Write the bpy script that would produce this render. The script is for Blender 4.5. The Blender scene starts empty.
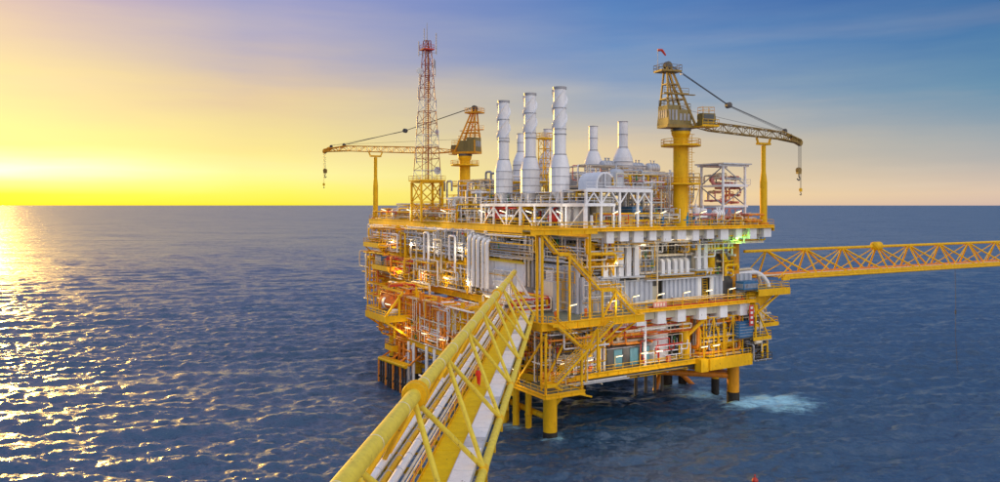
import bpy, math, random
import numpy as np
from mathutils import Vector, Matrix
R = math.radians
rnd = random.Random(7)
sc = bpy.context.scene
col = sc.collection

# ------------------------------------------------------------------ camera
CAMZ, FP = 38.0, 765.0
cam = bpy.data.cameras.new('camera'); cam.sensor_width = 36.0; cam.lens = 36.0 * FP / 1000.0
cam.shift_y = -0.036; cam.clip_start = 0.5; cam.clip_end = 200000
co = bpy.data.objects.new('camera', cam); co.location = (0, 0, CAMZ); co.rotation_euler = (R(90), 0, 0)
col.objects.link(co); sc.camera = co
sc.view_settings.view_transform = 'Standard'; sc.view_settings.look = 'None'
sc.view_settings.gamma = 1.0; sc.view_settings.exposure = 0.12

# ------------------------------------------------------------------ world and sun
SUN_AZ, SUN_EL = -35.5, 5.0          # degrees; azimuth from the view direction (+Y) towards +X
def lin(c):
    return tuple(((x/255.0)/12.92 if x/255.0 <= .04045 else (((x/255.0)+.055)/1.055)**2.4) for x in c)
W = bpy.data.worlds.new('World'); sc.world = W; W.use_nodes = True
nt = W.node_tree; nt.nodes.clear(); L = nt.links.new
def nd(t, **kw):
    n = nt.nodes.new(t)
    for k, v in kw.items(): setattr(n, k, v)
    return n
def mth(op, a, b=None, c=None):
    n = nd('ShaderNodeMath', operation=op)
    for i, x in enumerate((a, b, c)):
        if x is None: continue
        if isinstance(x, (int, float)): n.inputs[i].default_value = x
        else: L(x, n.inputs[i])
    return n.outputs[0]
tc = nd('ShaderNodeTexCoord'); sp = nd('ShaderNodeSeparateXYZ'); L(tc.outputs['Generated'], sp.inputs[0])
dx, dy, dz = sp.outputs
hl = mth('SQRT', mth('ADD', mth('ADD', mth('MULTIPLY', dx, dx), mth('MULTIPLY', dy, dy)), 1e-6))
sx, sy = math.sin(R(SUN_AZ)), math.cos(R(SUN_AZ))
ca = mth('DIVIDE', mth('ADD', mth('MULTIPLY', dx, sx), mth('MULTIPLY', dy, sy)), hl)
ang = mth('MULTIPLY', mth('ARCCOSINE', mth('MINIMUM', mth('MAXIMUM', ca, -1.0), 1.0)), 180/math.pi)
elev = mth('MULTIPLY', mth('ARCSINE', mth('MAXIMUM', dz, 0.0)), 180/math.pi)
# thin streaky cloud: shifts the elevation a little and lightens
mp = nd('ShaderNodeMapping'); mp.inputs['Scale'].default_value = (1.6, 1.6, 14.0); mp.inputs['Rotation'].default_value = (R(3), R(-2), 0); L(tc.outputs['Generated'], mp.inputs[0])
nz = nd('ShaderNodeTexNoise'); nz.inputs['Scale'].default_value = 2.2; nz.inputs['Detail'].default_value = 5; nz.inputs['Roughness'].default_value = .55; L(mp.outputs[0], nz.inputs['Vector'])
elev2 = mth('MAXIMUM', mth('ADD', elev, mth('MULTIPLY', mth('SUBTRACT', nz.outputs['Fac'], .5), mth('MULTIPLY', mth('MINIMUM', elev, 8.0), .55))), 0.0)
pos = mth('SQRT', mth('DIVIDE', elev2, 90.0))
def sky_ramp(stops):
    n = nd('ShaderNodeValToRGB'); cr = n.color_ramp; cr.interpolation = 'EASE'
    cr.interpolation = 'LINEAR'
    for i, (e, c) in enumerate(stops):
        p = math.sqrt(e/90.0)
        el = cr.elements[i] if i < 2 else cr.elements.new(p)
        el.position = p; k = c[3] if len(c) > 3 else 1.0
        el.color = tuple(x*k for x in lin(c[:3])) + (1,)
    L(pos, n.inputs[0]); return n.outputs[0]
r1 = sky_ramp([(0, (236,216,10)), (90, (185,196,216)), (.7, (240,232,40)), (1.5, (250,244,150)), (2.2, (255,254,225,1.05)), (3.0, (248,242,175)), (4.1, (240,232,140)), (7.8, (232,212,150)), (11.5, (222,194,162)), (14.8, (198,168,178)), (30, (192,172,188))])
r2 = sky_ramp([(0, (232,222,40)), (90, (185,196,216)), (.8, (236,232,90)), (2.2, (240,236,140)), (4.1, (232,216,138)), (7.8, (215,190,152)), (11.5, (172,164,182)), (14.8, (140,145,192)), (30, (162,158,196))])
r3 = sky_ramp([(0, (232,198,148)), (90, (185,196,216)), (.8, (238,208,148)), (4.1, (214,192,158)), (7.8, (148,160,178)), (11.5, (98,135,184)), (14.8, (74,118,178)), (30, (104,138,190))])
r4 = sky_ramp([(0, (200,174,166)), (90, (185,196,216)), (.8, (212,188,168)), (4.1, (150,160,168)), (7.8, (94,136,166)), (11.5, (60,110,160)), (14.8, (44,90,150)), (30, (84,118,178))])
r5 = sky_ramp([(0, (235,215,200,1.4)), (90, (185,196,216)), (4, (248,232,218,1.6)), (12, (242,234,232,1.6)), (30, (228,226,234,1.4)), (60, (200,206,226))])  # sky behind the camera, brightened like the zenith as added fill light
def mixc(f, a, b):
    n = nd('ShaderNodeMix', data_type='RGBA'); L(f, n.inputs['Factor']); L(a, n.inputs[6]); L(b, n.inputs[7]); return n.outputs[2]
def mr(x, a, b, smooth=False):
    n = nd('ShaderNodeMapRange'); n.interpolation_type = 'SMOOTHSTEP' if smooth else 'LINEAR'
    L(x, n.inputs[0]); n.inputs[1].default_value = a; n.inputs[2].default_value = b; return n.outputs[0]
c = mixc(mr(ang, 1, 17), r1, r2); c = mixc(mr(ang, 20, 44), c, r3); c = mixc(mr(ang, 44, 70), c, r4)
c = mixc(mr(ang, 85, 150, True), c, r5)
n2 = nd('ShaderNodeTexNoise'); n2.inputs['Scale'].default_value = 1.3; n2.inputs['Detail'].default_value = 6; L(mp.outputs[0], n2.inputs['Vector'])
cl = mr(n2.outputs['Fac'], .48, .78, True)
white = nd('ShaderNodeRGB'); white.outputs[0].default_value = lin((232,214,190)) + (1,)
c = mixc(mth('MULTIPLY', mth('MULTIPLY', cl, .30), mr(elev, 16, 3)), c, white.outputs[0])
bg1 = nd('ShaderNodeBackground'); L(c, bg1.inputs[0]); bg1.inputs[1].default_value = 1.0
nish = nd('ShaderNodeTexSky'); nish.sky_type = 'NISHITA'; nish.sun_disc = False
nish.sun_elevation = R(SUN_EL); nish.sun_rotation = R(SUN_AZ)
bg2 = nd('ShaderNodeBackground'); L(nish.outputs[0], bg2.inputs[0]); bg2.inputs[1].default_value = 0.006
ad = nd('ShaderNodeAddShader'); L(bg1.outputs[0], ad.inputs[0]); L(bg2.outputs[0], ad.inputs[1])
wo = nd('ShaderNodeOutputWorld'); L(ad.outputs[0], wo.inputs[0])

sl = bpy.data.lights.new('sun', 'SUN'); sl.energy = 3.2; sl.angle = R(1.5); sl.color = (1.0, .56, .10)
so = bpy.data.objects.new('sun', sl); col.objects.link(so)
sd = Vector((math.cos(R(SUN_EL))*sx, math.cos(R(SUN_EL))*sy, math.sin(R(SUN_EL))))
so.rotation_euler = sd.to_track_quat('Z', 'Y').to_euler(); so.location = sd*300

# ------------------------------------------------------------------ frames and pixel helpers
class Frame:
    def __init__(s, x, y, deg): s.x, s.y, s.a = x, y, R(deg); s.c, s.s = math.cos(s.a), math.sin(s.a)
    def w(s, p): return Vector((s.x + s.c*p[0] - s.s*p[1], s.y + s.s*p[0] + s.c*p[1], p[2]))
PF = Frame(8.2, 125.3, 30.5)          # platform: u along the right-hand face, v along the left-hand face
def U(px, v):                          # u of image column px on the plane v
    k = (px-500)/FP
    return (k*(PF.y + PF.c*v) - PF.x + PF.s*v)/(PF.c - k*PF.s)
def V(px, u):
    k = (px-500)/FP
    return (PF.x + PF.c*u - k*(PF.y + PF.s*u))/(PF.s + k*PF.c)
def Z(py, u, v): return CAMZ - (py-205)*(PF.y + PF.s*u + PF.c*v)/FP

# ------------------------------------------------------------------ materials
MATS = {}
def mat(name, base, rough=.45, metal=0.0, var=.12, rust=0.0, bump=.02, scale=1.3, emit=None, estr=0, spec=.5, rustcol=(.16,.06,.02)):
    m = bpy.data.materials.new(name); m.use_nodes = True; t = m.node_tree; N = t.nodes; l = t.links.new
    b = N['Principled BSDF']; b.inputs['Roughness'].default_value = rough; b.inputs['Metallic'].default_value = metal
    b.inputs['Specular IOR Level'].default_value = spec
    g = N.new('ShaderNodeNewGeometry')
    mpn = N.new('ShaderNodeMapping'); mpn.inputs['Scale'].default_value = (1, 1, .35); l(g.outputs['Position'], mpn.inputs[0])
    a = N.new('ShaderNodeTexNoise'); a.inputs['Scale'].default_value = scale; a.inputs['Detail'].default_value = 6; l(mpn.outputs[0], a.inputs['Vector'])
    rp = N.new('ShaderNodeValToRGB'); e = rp.color_ramp.elements
    e[0].position = .3; e[1].position = .7
    e[0].color = tuple(x*(1-var) for x in base)+(1,); e[1].color = tuple(min(1, x*(1+var)) for x in base)+(1,)
    l(a.outputs['Fac'], rp.inputs[0]); out = rp.outputs[0]
    if rust > 0:
        q = N.new('ShaderNodeTexNoise'); q.inputs['Scale'].default_value = 2.3; q.inputs['Detail'].default_value = 8; q.inputs['Roughness'].default_value = .7
        l(mpn.outputs[0], q.inputs['Vector'])
        rr = N.new('ShaderNodeValToRGB'); rr.color_ramp.elements[0].position = .66 - rust*.25; rr.color_ramp.elements[1].position = .72 - rust*.1
        l(q.outputs['Fac'], rr.inputs[0])
        mx = N.new('ShaderNodeMix'); mx.data_type = 'RGBA'; l(rr.outputs[0], mx.inputs['Factor']); l(out, mx.inputs[6]); mx.inputs[7].default_value = tuple(rustcol)+(1,); out = mx.outputs[2]
    if bump:
        gq = N.new('ShaderNodeTexNoise'); gq.inputs['Scale'].default_value = 7; gq.inputs['Detail'].default_value = 8; gq.inputs['Roughness'].default_value = .75; l(mpn.outputs[0], gq.inputs['Vector'])
        gr = N.new('ShaderNodeMapRange'); l(gq.outputs['Fac'], gr.inputs[0]); gr.inputs[1].default_value = .52; gr.inputs[2].default_value = .72; gr.inputs[3].default_value = 1; gr.inputs[4].default_value = .76
        gm = N.new('ShaderNodeVectorMath'); gm.operation = 'SCALE'; l(out, gm.inputs[0]); l(gr.outputs[0], gm.inputs['Scale']); out = gm.outputs[0]
    l(out, b.inputs['Base Color'])
    if bump:
        bn = N.new('ShaderNodeBump'); bn.inputs['Strength'].default_value = .4; bn.inputs['Distance'].default_value = bump
        a2 = N.new('ShaderNodeTexNoise'); a2.inputs['Scale'].default_value = 5; l(g.outputs['Position'], a2.inputs['Vector'])
        l(a2.outputs['Fac'], bn.inputs['Height']); l(bn.outputs[0], b.inputs['Normal'])
    if emit:
        b.inputs['Emission Color'].default_value = tuple(emit)+(1,); b.inputs['Emission Strength'].default_value = estr
    MATS[name] = m; return m
YEL = mat('yellow_paint', (.90,.50,.006), spec=.25, rough=.55, rust=.22, var=.12, rustcol=(.30,.11,.02))
PYEL = mat('pale_yellow_paint', (.92,.68,.06), spec=.3, rough=.5, rust=.24, scale=2.2, var=.12)
FYEL = mat('walkway_yellow_paint', (.96,.60,.0), spec=.15, rough=.65, rust=.10, var=.1)
ORG = mat('orange_paint', (.85,.27,.015), rust=.3, var=.2)
AMB = mat('amber_paint', (.80,.34,.012), spec=.3, rust=.25, var=.15)
WHT = mat('white_paint', (.86,.86,.87), rust=.10, var=.06)
CRM = mat('cream_paint', (.78,.68,.50), rust=.2, var=.12)
STK = mat('stack_white', (.87,.87,.88), rust=.0, var=.05, rough=.4)
GRY = mat('grey_steel', (.38,.38,.40), rust=.25, var=.2)
DGR = mat('dark_steel', (.09,.085,.08), rust=.3, var=.3)
LGR = mat('galvanised_grating', (.55,.57,.60), rust=.1, var=.15, metal=.2)
DKF = mat('deck_plate', (.20,.22,.15), rust=.3, var=.25, rough=.7)
BLU = mat('blue_paint', (.03,.16,.36), rust=.15)
TEAL = mat('teal_door_paint', (.12,.30,.36), rust=.1)
RED = mat('red_paint', (.62,.04,.02), rust=.1)
PNK = mat('faded_red_paint', (.70,.25,.22), rust=.1)
GRN = mat('green_paint', (.05,.25,.07), rust=.1)
BLK = mat('black_rubber', (.02,.02,.02), rough=.8, var=.2)
MAR = mat('marine_growth', (.035,.03,.025), rough=.9, var=.5, bump=.15, scale=3)
HOU = mat('crane_house_paint', (.26,.19,.05), rust=.3, var=.2)
PNL = mat('blue_grey_panel_paint', (.50,.54,.62), rust=.10, var=.08)
REC = mat('shade_coloured_recess_steel', (.12,.115,.10), rust=.3, var=.3)  # dark base colour paints in the shade of deep recesses
BEI = mat('beige_enclosure', (.60,.56,.42), rust=.12, var=.1)
SKN = mat('skin', (.45,.26,.18), bump=0)
COV = mat('red_coverall', (.85,.045,.02), bump=.01, rough=.8)
NAV = mat('navy_coverall', (.05,.05,.12), bump=.01, rough=.8)
CLR = mat('orange_coverall', (.75,.18,.02), bump=.01, rough=.8)
LAMP = mat('lamp_tube', (.9,.9,.8), emit=(1,.80,.40), estr=1.5, bump=0)
GLAMP = mat('green_lamp', (.2,.9,.2), emit=(.25,1,.1), estr=12, bump=0)
WLAMP = mat('warm_lamp', (.9,.7,.4), emit=(1,.6,.2), estr=14, bump=0)
GLS = mat('dark_glass', (.03,.05,.06), rough=.08, bump=0)

# ------------------------------------------------------------------ mesh builder
class MB:
    def __init__(s): s.v = []; s.f = []; s.sm = []
    def add(s, vs, fs, smooth=False):
        o = len(s.v); s.v += [tuple(p) for p in vs]
        for f in fs: s.f.append(tuple(i+o for i in f)); s.sm.append(smooth)
        return s
    def box(s, a, b):
        x0,y0,z0 = [min(a[i],b[i]) for i in range(3)]; x1,y1,z1 = [max(a[i],b[i]) for i in range(3)]
        return s.add([(x0,y0,z0),(x1,y0,z0),(x1,y1,z0),(x0,y1,z0),(x0,y0,z1),(x1,y0,z1),(x1,y1,z1),(x0,y1,z1)],
              [(0,3,2,1),(4,5,6,7),(0,1,5,4),(1,2,6,5),(2,3,7,6),(3,0,4,7)])
    def cbox(s, c, d): return s.box([c[i]-d[i]/2 for i in range(3)], [c[i]+d[i]/2 for i in range(3)])
    def prism(s, poly, z0, z1):
        n = len(poly)
        return s.add([(x,y,z0) for x,y in poly]+[(x,y,z1) for x,y in poly],
              [tuple(range(n-1,-1,-1)), tuple(range(n,2*n))]+[(i,(i+1)%n,n+(i+1)%n,n+i) for i in range(n)])
    def vprism(s, poly, axis, c0, c1):     # poly in (horizontal, z); axis 0: extruded along u, 1: along v
        n = len(poly)
        mk = (lambda h,z,c: (c,h,z)) if axis == 0 else (lambda h,z,c: (h,c,z))
        return s.add([mk(h,z,c0) for h,z in poly]+[mk(h,z,c1) for h,z in poly],
              [tuple(range(n-1,-1,-1)), tuple(range(n,2*n))]+[(i,(i+1)%n,n+(i+1)%n,n+i) for i in range(n)])
    @staticmethod
    def basis(d):
        d = d.normalized(); up = Vector((0,0,1)) if abs(d.z) < .95 else Vector((1,0,0))
        x = up.cross(d).normalized(); return x, d.cross(x).normalized()
    def beam(s, a, b, w, h=None):
        h = h or w; a, b = Vector(a), Vector(b); x, y = s.basis(b-a)
        vs = [p + x*i*w/2 + y*j*h/2 for p in (a,b) for i,j in ((-1,-1),(1,-1),(1,1),(-1,1))]
        return s.add(vs, [(3,2,1,0),(4,5,6,7),(0,1,5,4),(1,2,6,5),(2,3,7,6),(3,0,4,7)])
    def tube(s, a, b, r0, r1=None, n=8, cap=True):
        r1 = r0 if r1 is None else r1; a, b = Vector(a), Vector(b); x, y = s.basis(b-a)
        cs = [(math.cos(2*math.pi*k/n), math.sin(2*math.pi*k/n)) for k in range(n)]
        A = [a+(x*c_+y*s_)*r0 for c_,s_ in cs]; B = [b+(x*c_+y*s_)*r1 for c_,s_ in cs]
        s.add(A+B, [(k,(k+1)%n,n+(k+1)%n,n+k) for k in range(n)], n > 5)
        if cap: s.add(A, [tuple(range(n-1,-1,-1))]); s.add(B, [tuple(range(n))])
        return s
    def path(s, pts, r, n=8, bend=None, flanges=False):
        P = [Vector(p) for p in pts]; bend = bend or r*2.2; Q = [P[0]]
        for i in range(1, len(P)-1):
            d0 = P[i-1]-P[i]; d1 = P[i+1]-P[i]; k = min(bend, d0.length*.45, d1.length*.45)
            if k < 1e-4: continue
            a, b = P[i]+d0.normalized()*k, P[i]+d1.normalized()*k
            for t in (0,.25,.5,.75,1): Q.append(a*(1-t)**2 + P[i]*2*t*(1-t) + b*t*t)
        Q.append(P[-1]); x = None; rings = []
        for i, p in enumerate(Q):
            t = (Q[min(i+1,len(Q)-1)]-Q[max(i-1,0)])
            if t.length < 1e-6: continue
            t.normalize()
            if x is None: x, _ = s.basis(t)
            x = (x - t*x.dot(t)).normalized(); y = t.cross(x)
            rings.append([p+(x*math.cos(2*math.pi*k/n)+y*math.sin(2*math.pi*k/n))*r for k in range(n)])
        vs = [q for rg in rings for q in rg]
        s.add(vs, [(i*n+k, i*n+(k+1)%n, (i+1)*n+(k+1)%n, (i+1)*n+k) for i in range(len(rings)-1) for k in range(n)], n > 4)
        s.add(rings[0], [tuple(range(n-1,-1,-1))]); s.add(rings[-1], [tuple(range(n))])
        if flanges:
            for i in range(len(P)-1):
                d = P[i+1]-P[i]
                if d.length > 6*r+.4:
                    m = P[i]+d*.5; dn = d.normalized(); s.tube(m-dn*.08, m+dn*.08, r*1.5, n=n)
        return s
    def lathe(s, c, prof, n=20, axis='z', smooth=True):   # prof: (radius, offset along the axis)
        c = Vector(c); ax = {'z':(Vector((1,0,0)),Vector((0,1,0)),Vector((0,0,1))),'x':(Vector((0,1,0)),Vector((0,0,1)),Vector((1,0,0))),'y':(Vector((0,0,1)),Vector((1,0,0)),Vector((0,1,0)))}[axis]
        for (ra,za),(rb,zb) in zip(prof[:-1], prof[1:]):
            A = [c+ax[0]*math.cos(2*math.pi*k/n)*ra+ax[1]*math.sin(2*math.pi*k/n)*ra+ax[2]*za for k in range(n)]
            B = [c+ax[0]*math.cos(2*math.pi*k/n)*rb+ax[1]*math.sin(2*math.pi*k/n)*rb+ax[2]*zb for k in range(n)]
            s.add(A+B, [(k,(k+1)%n,n+(k+1)%n,n+k) for k in range(n)], smooth)
        for (r,z),fl in ((prof[0],1),(prof[-1],0)):
            if r > 1e-3:
                A = [c+ax[0]*math.cos(2*math.pi*k/n)*r+ax[1]*math.sin(2*math.pi*k/n)*r+ax[2]*z for k in range(n)]
                s.add(A, [tuple(range(n-1,-1,-1)) if fl else tuple(range(n))])
        return s
    def rail(s, pts, h=1.1, step=2.0, r=.045, mids=(.55,), kick=True, close=False):
        P = [Vector(p) for p in pts]
        if close: P.append(P[0])
        for a, b in zip(P[:-1], P[1:]):
            n = max(1, round((b-a).length/step))
            for k in range(n+1):
                p = a.lerp(b, k/n); s.tube(p, p+Vector((0,0,h)), r, n=4, cap=False)
            for z in (h,)+tuple(mids):
                o = Vector((0,0,z)); s.tube(a+o, b+o, r, n=4)
            if kick: s.beam(a+Vector((0,0,.09)), b+Vector((0,0,.09)), .03, .18)
        return s
    def ladder(s, a, b, side, w=.5, r=.03):
        a, b, sd_ = Vector(a), Vector(b), Vector(side)*w/2
        s.tube(a-sd_, b-sd_, r, n=4); s.tube(a+sd_, b+sd_, r, n=4)
        n = max(2, int((b-a).length/.45))
        for k in range(n+1):
            p = a.lerp(b, k/n); s.tube(p-sd_, p+sd_, r*.8, n=4, cap=False)
        return s
    def lattice(s, a, b, w0, w1, nseg, rc=.06, rb=.035, tri=False, upv=None, h0=None, h1=None):
        a, b = Vector(a), Vector(b); x, y = s.basis(b-a)
        h0 = h0 or w0; h1 = h1 or w1
        def ring(t):
            p = a.lerp(b, t); w = (w0+(w1-w0)*t)/2; h = (h0+(h1-h0)*t)/2
            return [p+x*w*i+y*h*j for i,j in ((-1,-1),(1,-1),(1,1),(-1,1))]
        rs = [ring(k/nseg) for k in range(nseg+1)]
        for i in range(4): s.tube(rs[0][i], rs[-1][i], rc, n=5)
        for k in range(nseg):
            for i in range(4):
                j = (i+1)%4
                if k % 2: s.tube(rs[k][i], rs[k+1][j], rb, n=4, cap=False)
                else: s.tube(rs[k][j], rs[k+1][i], rb, n=4, cap=False)
                s.tube(rs[k+1][i], rs[k+1][j], rb, n=4, cap=False)
        return s

ORI = {}
def mesh_obj(name, mb, m, org=(0,0,0)):
    me = bpy.data.meshes.new(name); o3 = Vector(org)
    me.from_pydata([(p[0]-o3.x, p[1]-o3.y, p[2]-o3.z) for p in mb.v], [], mb.f)
    me.polygons.foreach_set('use_smooth', mb.sm); me.materials.append(m); me.update()
    o = bpy.data.objects.new(name, me); col.objects.link(o); return o
def tag(o, label, cat, group=None, kind=None):
    o['label'] = label
    if cat: o['category'] = cat
    if group: o['group'] = group
    if kind: o['kind'] = kind
    return o
def thing(name, label, cat, o=(0,0,0), fr=PF, group=None):
    e = bpy.data.objects.new(name, None); col.objects.link(e); e.empty_display_size = .5
    e.location = fr.w(o); e.rotation_euler = (0,0,fr.a); ORI[e.name] = tuple(o); tag(e, label, cat, group); return e
def part(name, mb, m, parent, label=None, stuff=False):
    root = parent
    while root.parent: root = root.parent
    o = mesh_obj(name, mb, m, ORI[root.name]); o.parent = parent
    if label: o['label'] = label
    if stuff: o['kind'] = 'stuff'
    return o
def solo(name, label, cat, mb, m, o, fr=PF, group=None):
    ob = mesh_obj(name, mb, m, o); ob.location = fr.w(o); ob.rotation_euler = (0,0,fr.a); return tag(ob, label, cat, group)
def dup(root, o, label, fr=PF, rot=0.0):
    def cp(x, par):
        c_ = x.copy(); col.objects.link(c_); c_.parent = par
        for ch in [q for q in col.objects if q.parent == x]: cp(ch, c_)
        return c_
    kids = KIDS(root); n = root.copy(); col.objects.link(n)
    n.location = fr.w(o); n.rotation_euler = (0,0,fr.a+R(rot)); n['label'] = label; ORI[n.name] = tuple(o)
    def rec(src, dst):
        for ch in KIDS(src):
            d = ch.copy(); d.parent = dst; col.objects.link(d); rec(ch, d)
    rec(root, n); return n
def KIDS(o): return list(o.children)

# ------------------------------------------------------------------ sea
def build_sea():
    m = bpy.data.materials.new('sea_water'); m.use_nodes = True; t = m.node_tree; N = t.nodes; l = t.links.new
    b = N['Principled BSDF']; b.inputs['IOR'].default_value = 1.6
    g = N.new('ShaderNodeNewGeometry')
    def noise(scale, det, sz=(1,1,1), rough=.6):
        q = N.new('ShaderNodeMapping'); q.inputs['Scale'].default_value = sz; q.inputs['Rotation'].default_value = (0,0,R(18)); l(g.outputs['Position'], q.inputs[0])
        a = N.new('ShaderNodeTexNoise'); a.inputs['Scale'].default_value = scale; a.inputs['Detail'].default_value = det; a.inputs['Roughness'].default_value = rough
        l(q.outputs[0], a.inputs['Vector']); return a.outputs['Fac']
    def slopes(scale, det, k, sz, rough):
        q = N.new('ShaderNodeMapping'); q.inputs['Scale'].default_value = sz; q.inputs['Rotation'].default_value = (0,0,R(8)); l(g.outputs['Position'], q.inputs[0])
        a = N.new('ShaderNodeTexNoise'); a.inputs['Scale'].default_value = scale; a.inputs['Detail'].default_value = det; a.inputs['Roughness'].default_value = rough
        l(q.outputs[0], a.inputs['Vector'])
        u_ = N.new('ShaderNodeVectorMath'); u_.operation = 'SUBTRACT'; l(a.outputs['Color'], u_.inputs[0]); u_.inputs[1].default_value = (.5,.5,.5)
        w_ = N.new('ShaderNodeVectorMath'); w_.operation = 'MULTIPLY'; l(u_.outputs[0], w_.inputs[0]); w_.inputs[1].default_value = (k*.9,k,0); return w_.outputs[0]
    tot = g.outputs['Normal']
    for args in ((3.0, 4, 2.0, (.6,1.4,1), .65), (.8, 5, 1.6, (.5,1.6,1), .66), (.16, 4, .8, (.55,1.6,1), .6), (.02, 4, .6, (.5,1.6,1), .6)):
        aa = N.new('ShaderNodeVectorMath'); aa.operation = 'ADD'; l(tot, aa.inputs[0]); l(slopes(*args), aa.inputs[1]); tot = aa.outputs[0]
    nn = N.new('ShaderNodeVectorMath'); nn.operation = 'NORMALIZE'; l(tot, nn.inputs[0]); l(nn.outputs[0], b.inputs['Normal'])
    # foam round the right-hand leg
    sm = None
    for (fx, fy, ra, rb_, st_) in ((51.5,147.5,14,11,.60),(45.2,146.3,5,4.4,.70),(39,153,8,8,.52),(8.6,124.6,3.2,3.6,.55),(36,163,7,7,.5),(43,155,6,6,.5),(-20,163,7,6,.45),(2,131,5,6,.42)):
        mpn = N.new('ShaderNodeMapping'); mpn.inputs['Location'].default_value = (-fx/ra, -fy/rb_, 0); mpn.inputs['Scale'].default_value = (1/ra, 1/rb_, 0)
        l(g.outputs['Position'], mpn.inputs[0])
        ln = N.new('ShaderNodeVectorMath'); ln.operation = 'LENGTH'; l(mpn.outputs[0], ln.inputs[0])
        sq = N.new('ShaderNodeMapRange'); l(ln.outputs['Value'], sq.inputs[0]); sq.inputs[1].default_value = 1.3; sq.inputs[2].default_value = .1; sq.inputs[3].default_value = 0; sq.inputs[4].default_value = st_
        if sm is None: sm = sq
        else:
            mm = N.new('ShaderNodeMath'); mm.operation = 'MAXIMUM'; l(sm.outputs[0], mm.inputs[0]); l(sq.outputs[0], mm.inputs[1]); sm = mm
    ad_ = N.new('ShaderNodeMath'); ad_.operation = 'ADD'; l(noise(.5, 12, (.45,1.6,1), .84), ad_.inputs[0]); l(sm.outputs[0], ad_.inputs[1])
    fr_ = N.new('ShaderNodeMapRange'); l(ad_.outputs[0], fr_.inputs[0]); fr_.inputs[1].default_value = .78; fr_.inputs[2].default_value = 1.0
    cx = N.new('ShaderNodeMix'); cx.data_type = 'RGBA'; l(fr_.outputs[0], cx.inputs['Factor']); cx.inputs[6].default_value = (.018,.072,.150,1); cx.inputs[7].default_value = (.40,.75,.88,1)
    l(cx.outputs[2], b.inputs['Base Color'])
    rx = N.new('ShaderNodeMapRange'); l(fr_.outputs[0], rx.inputs[0]); rx.inputs[3].default_value = .55
    b.inputs['Coat Weight'].default_value = .75; b.inputs['Coat Roughness'].default_value = .30; b.inputs['Coat IOR'].default_value = 1.36; l(nn.outputs[0], b.inputs['Coat Normal']); rx.inputs[4].default_value = .7
    l(rx.outputs[0], b.inputs['Roughness'])
    fine = np.radians(np.linspace(-36, 36, 950)); coarse = np.radians(np.linspace(36, 324, 70))[1:-1]
    azs = np.concatenate([fine, coarse]); ncol = len(azs)
    off = np.concatenate([np.linspace(CAMZ*FP/70, 300, 60), np.linspace(300, 150, 170)[1:], np.linspace(150, 8, 350)[1:], np.geomspace(8, CAMZ*FP/70000, 50)[1:]])
    rad = np.concatenate([[8, 25, 50], CAMZ*FP/off]); nrow = len(rad)
    Rr, Az = np.meshgrid(rad, azs, indexing='ij')
    X = Rr*np.sin(Az); Y = Rr*np.cos(Az); Zz = np.zeros_like(X)
    drow = np.gradient(rad)[:, None]*np.ones_like(X)
    rs = np.random.RandomState(5)
    lam = np.geomspace(1.0, 22, 84)
    for lw in lam:
        th = R(100) + rs.normal(0, .30) if lw > 5 else R(84) + rs.normal(0, .62); ph = rs.uniform(0, 6.28)
        k = 2*math.pi/lw; amp = .0122*lw**.9*(1 if lw < 3.4 else (3.4/lw)**.62)
        att = np.clip((lw/(drow*1.4))-1, 0, 1)
        phs = k*(X*math.cos(th)+Y*math.sin(th)) + ph
        s_ = np.sin(phs)
        Zz += att*amp*(s_ + .25*np.cos(2*phs))
    fm = np.zeros_like(X); fm[:, :950] = 1; Zz *= fm
    vs = np.stack([X, Y, Zz], -1).reshape(-1, 3)
    i = np.arange(nrow-1)[:, None]*ncol; j = np.arange(ncol)[None, :]; jn = (j+1) % ncol
    q = np.stack([i+j, i+ncol+j, i+ncol+jn, i+jn], -1).reshape(-1, 4)
    vs = np.vstack([vs, [[0,0,0]]]); ci = len(vs)-1
    me = bpy.data.meshes.new('sea'); nq = len(q); tri = [(ci, a, (a+1) % ncol) for a in range(ncol)]
    # azimuth grows clockwise: order faces so that normals point up
    me.vertices.add(len(vs)); me.vertices.foreach_set('co', vs.ravel().astype(np.float32))
    loops = np.concatenate([q.ravel(), np.array([(c_, b_, a_) for a_, b_, c_ in tri]).ravel()])
    nl = len(loops); me.loops.add(nl); me.loops.foreach_set('vertex_index', loops.astype(np.int32))
    me.polygons.add(nq+len(tri)); st = np.concatenate([np.arange(nq)*4, nq*4+np.arange(len(tri))*3]).astype(np.int32)
    me.polygons.foreach_set('loop_start', st)
    me.polygons.foreach_set('use_smooth', np.ones(nq+len(tri), dtype=bool))
    me.update(calc_edges=True); me.validate()
    if me.polygons[0].normal.z < 0: me.flip_normals()
    me.materials.append(m); o = bpy.data.objects.new('sea', me); col.objects.link(o)
    tag(o, 'dark blue rippled sea stretching to the horizon', None, kind='structure')
build_sea()

# ------------------------------------------------------------------ the platform itself
ZT, ZM, ZC = 34.2, 20.2, 10.2                     # walking levels of the three decks
plat = thing('offshore_platform', 'huge yellow and white gas platform standing on legs in the sea', 'platform', (20,20,0))
LEGS = [(0,0,1.15),(42.4,0,1.15),(42,18,1.2),(0,22,1.1),(-3,46,1.1),(21,20,1.1),(42,40,1.1),(0,66,1.1),(42,66,1.1),(21,46,1.1)]
for i,(u,v,r) in enumerate(LEGS):
    lg = part('leg', MB().tube((u,v,-14),(u,v,(33.4 if i in (1,2,6,8) else (ZM-.5 if i else ZC+5))),r,n=20), YEL if i != 1 else AMB, plat)
    part('splash_sleeve', MB().tube((u,v,-14),(u,v,2.2 if i else .9),r+.05,n=20), MAR, lg)
    part('collar', MB().tube((u,v,ZC-1.4),(u,v,ZC-.9),r+.18,n=20), YEL, lg)
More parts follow.
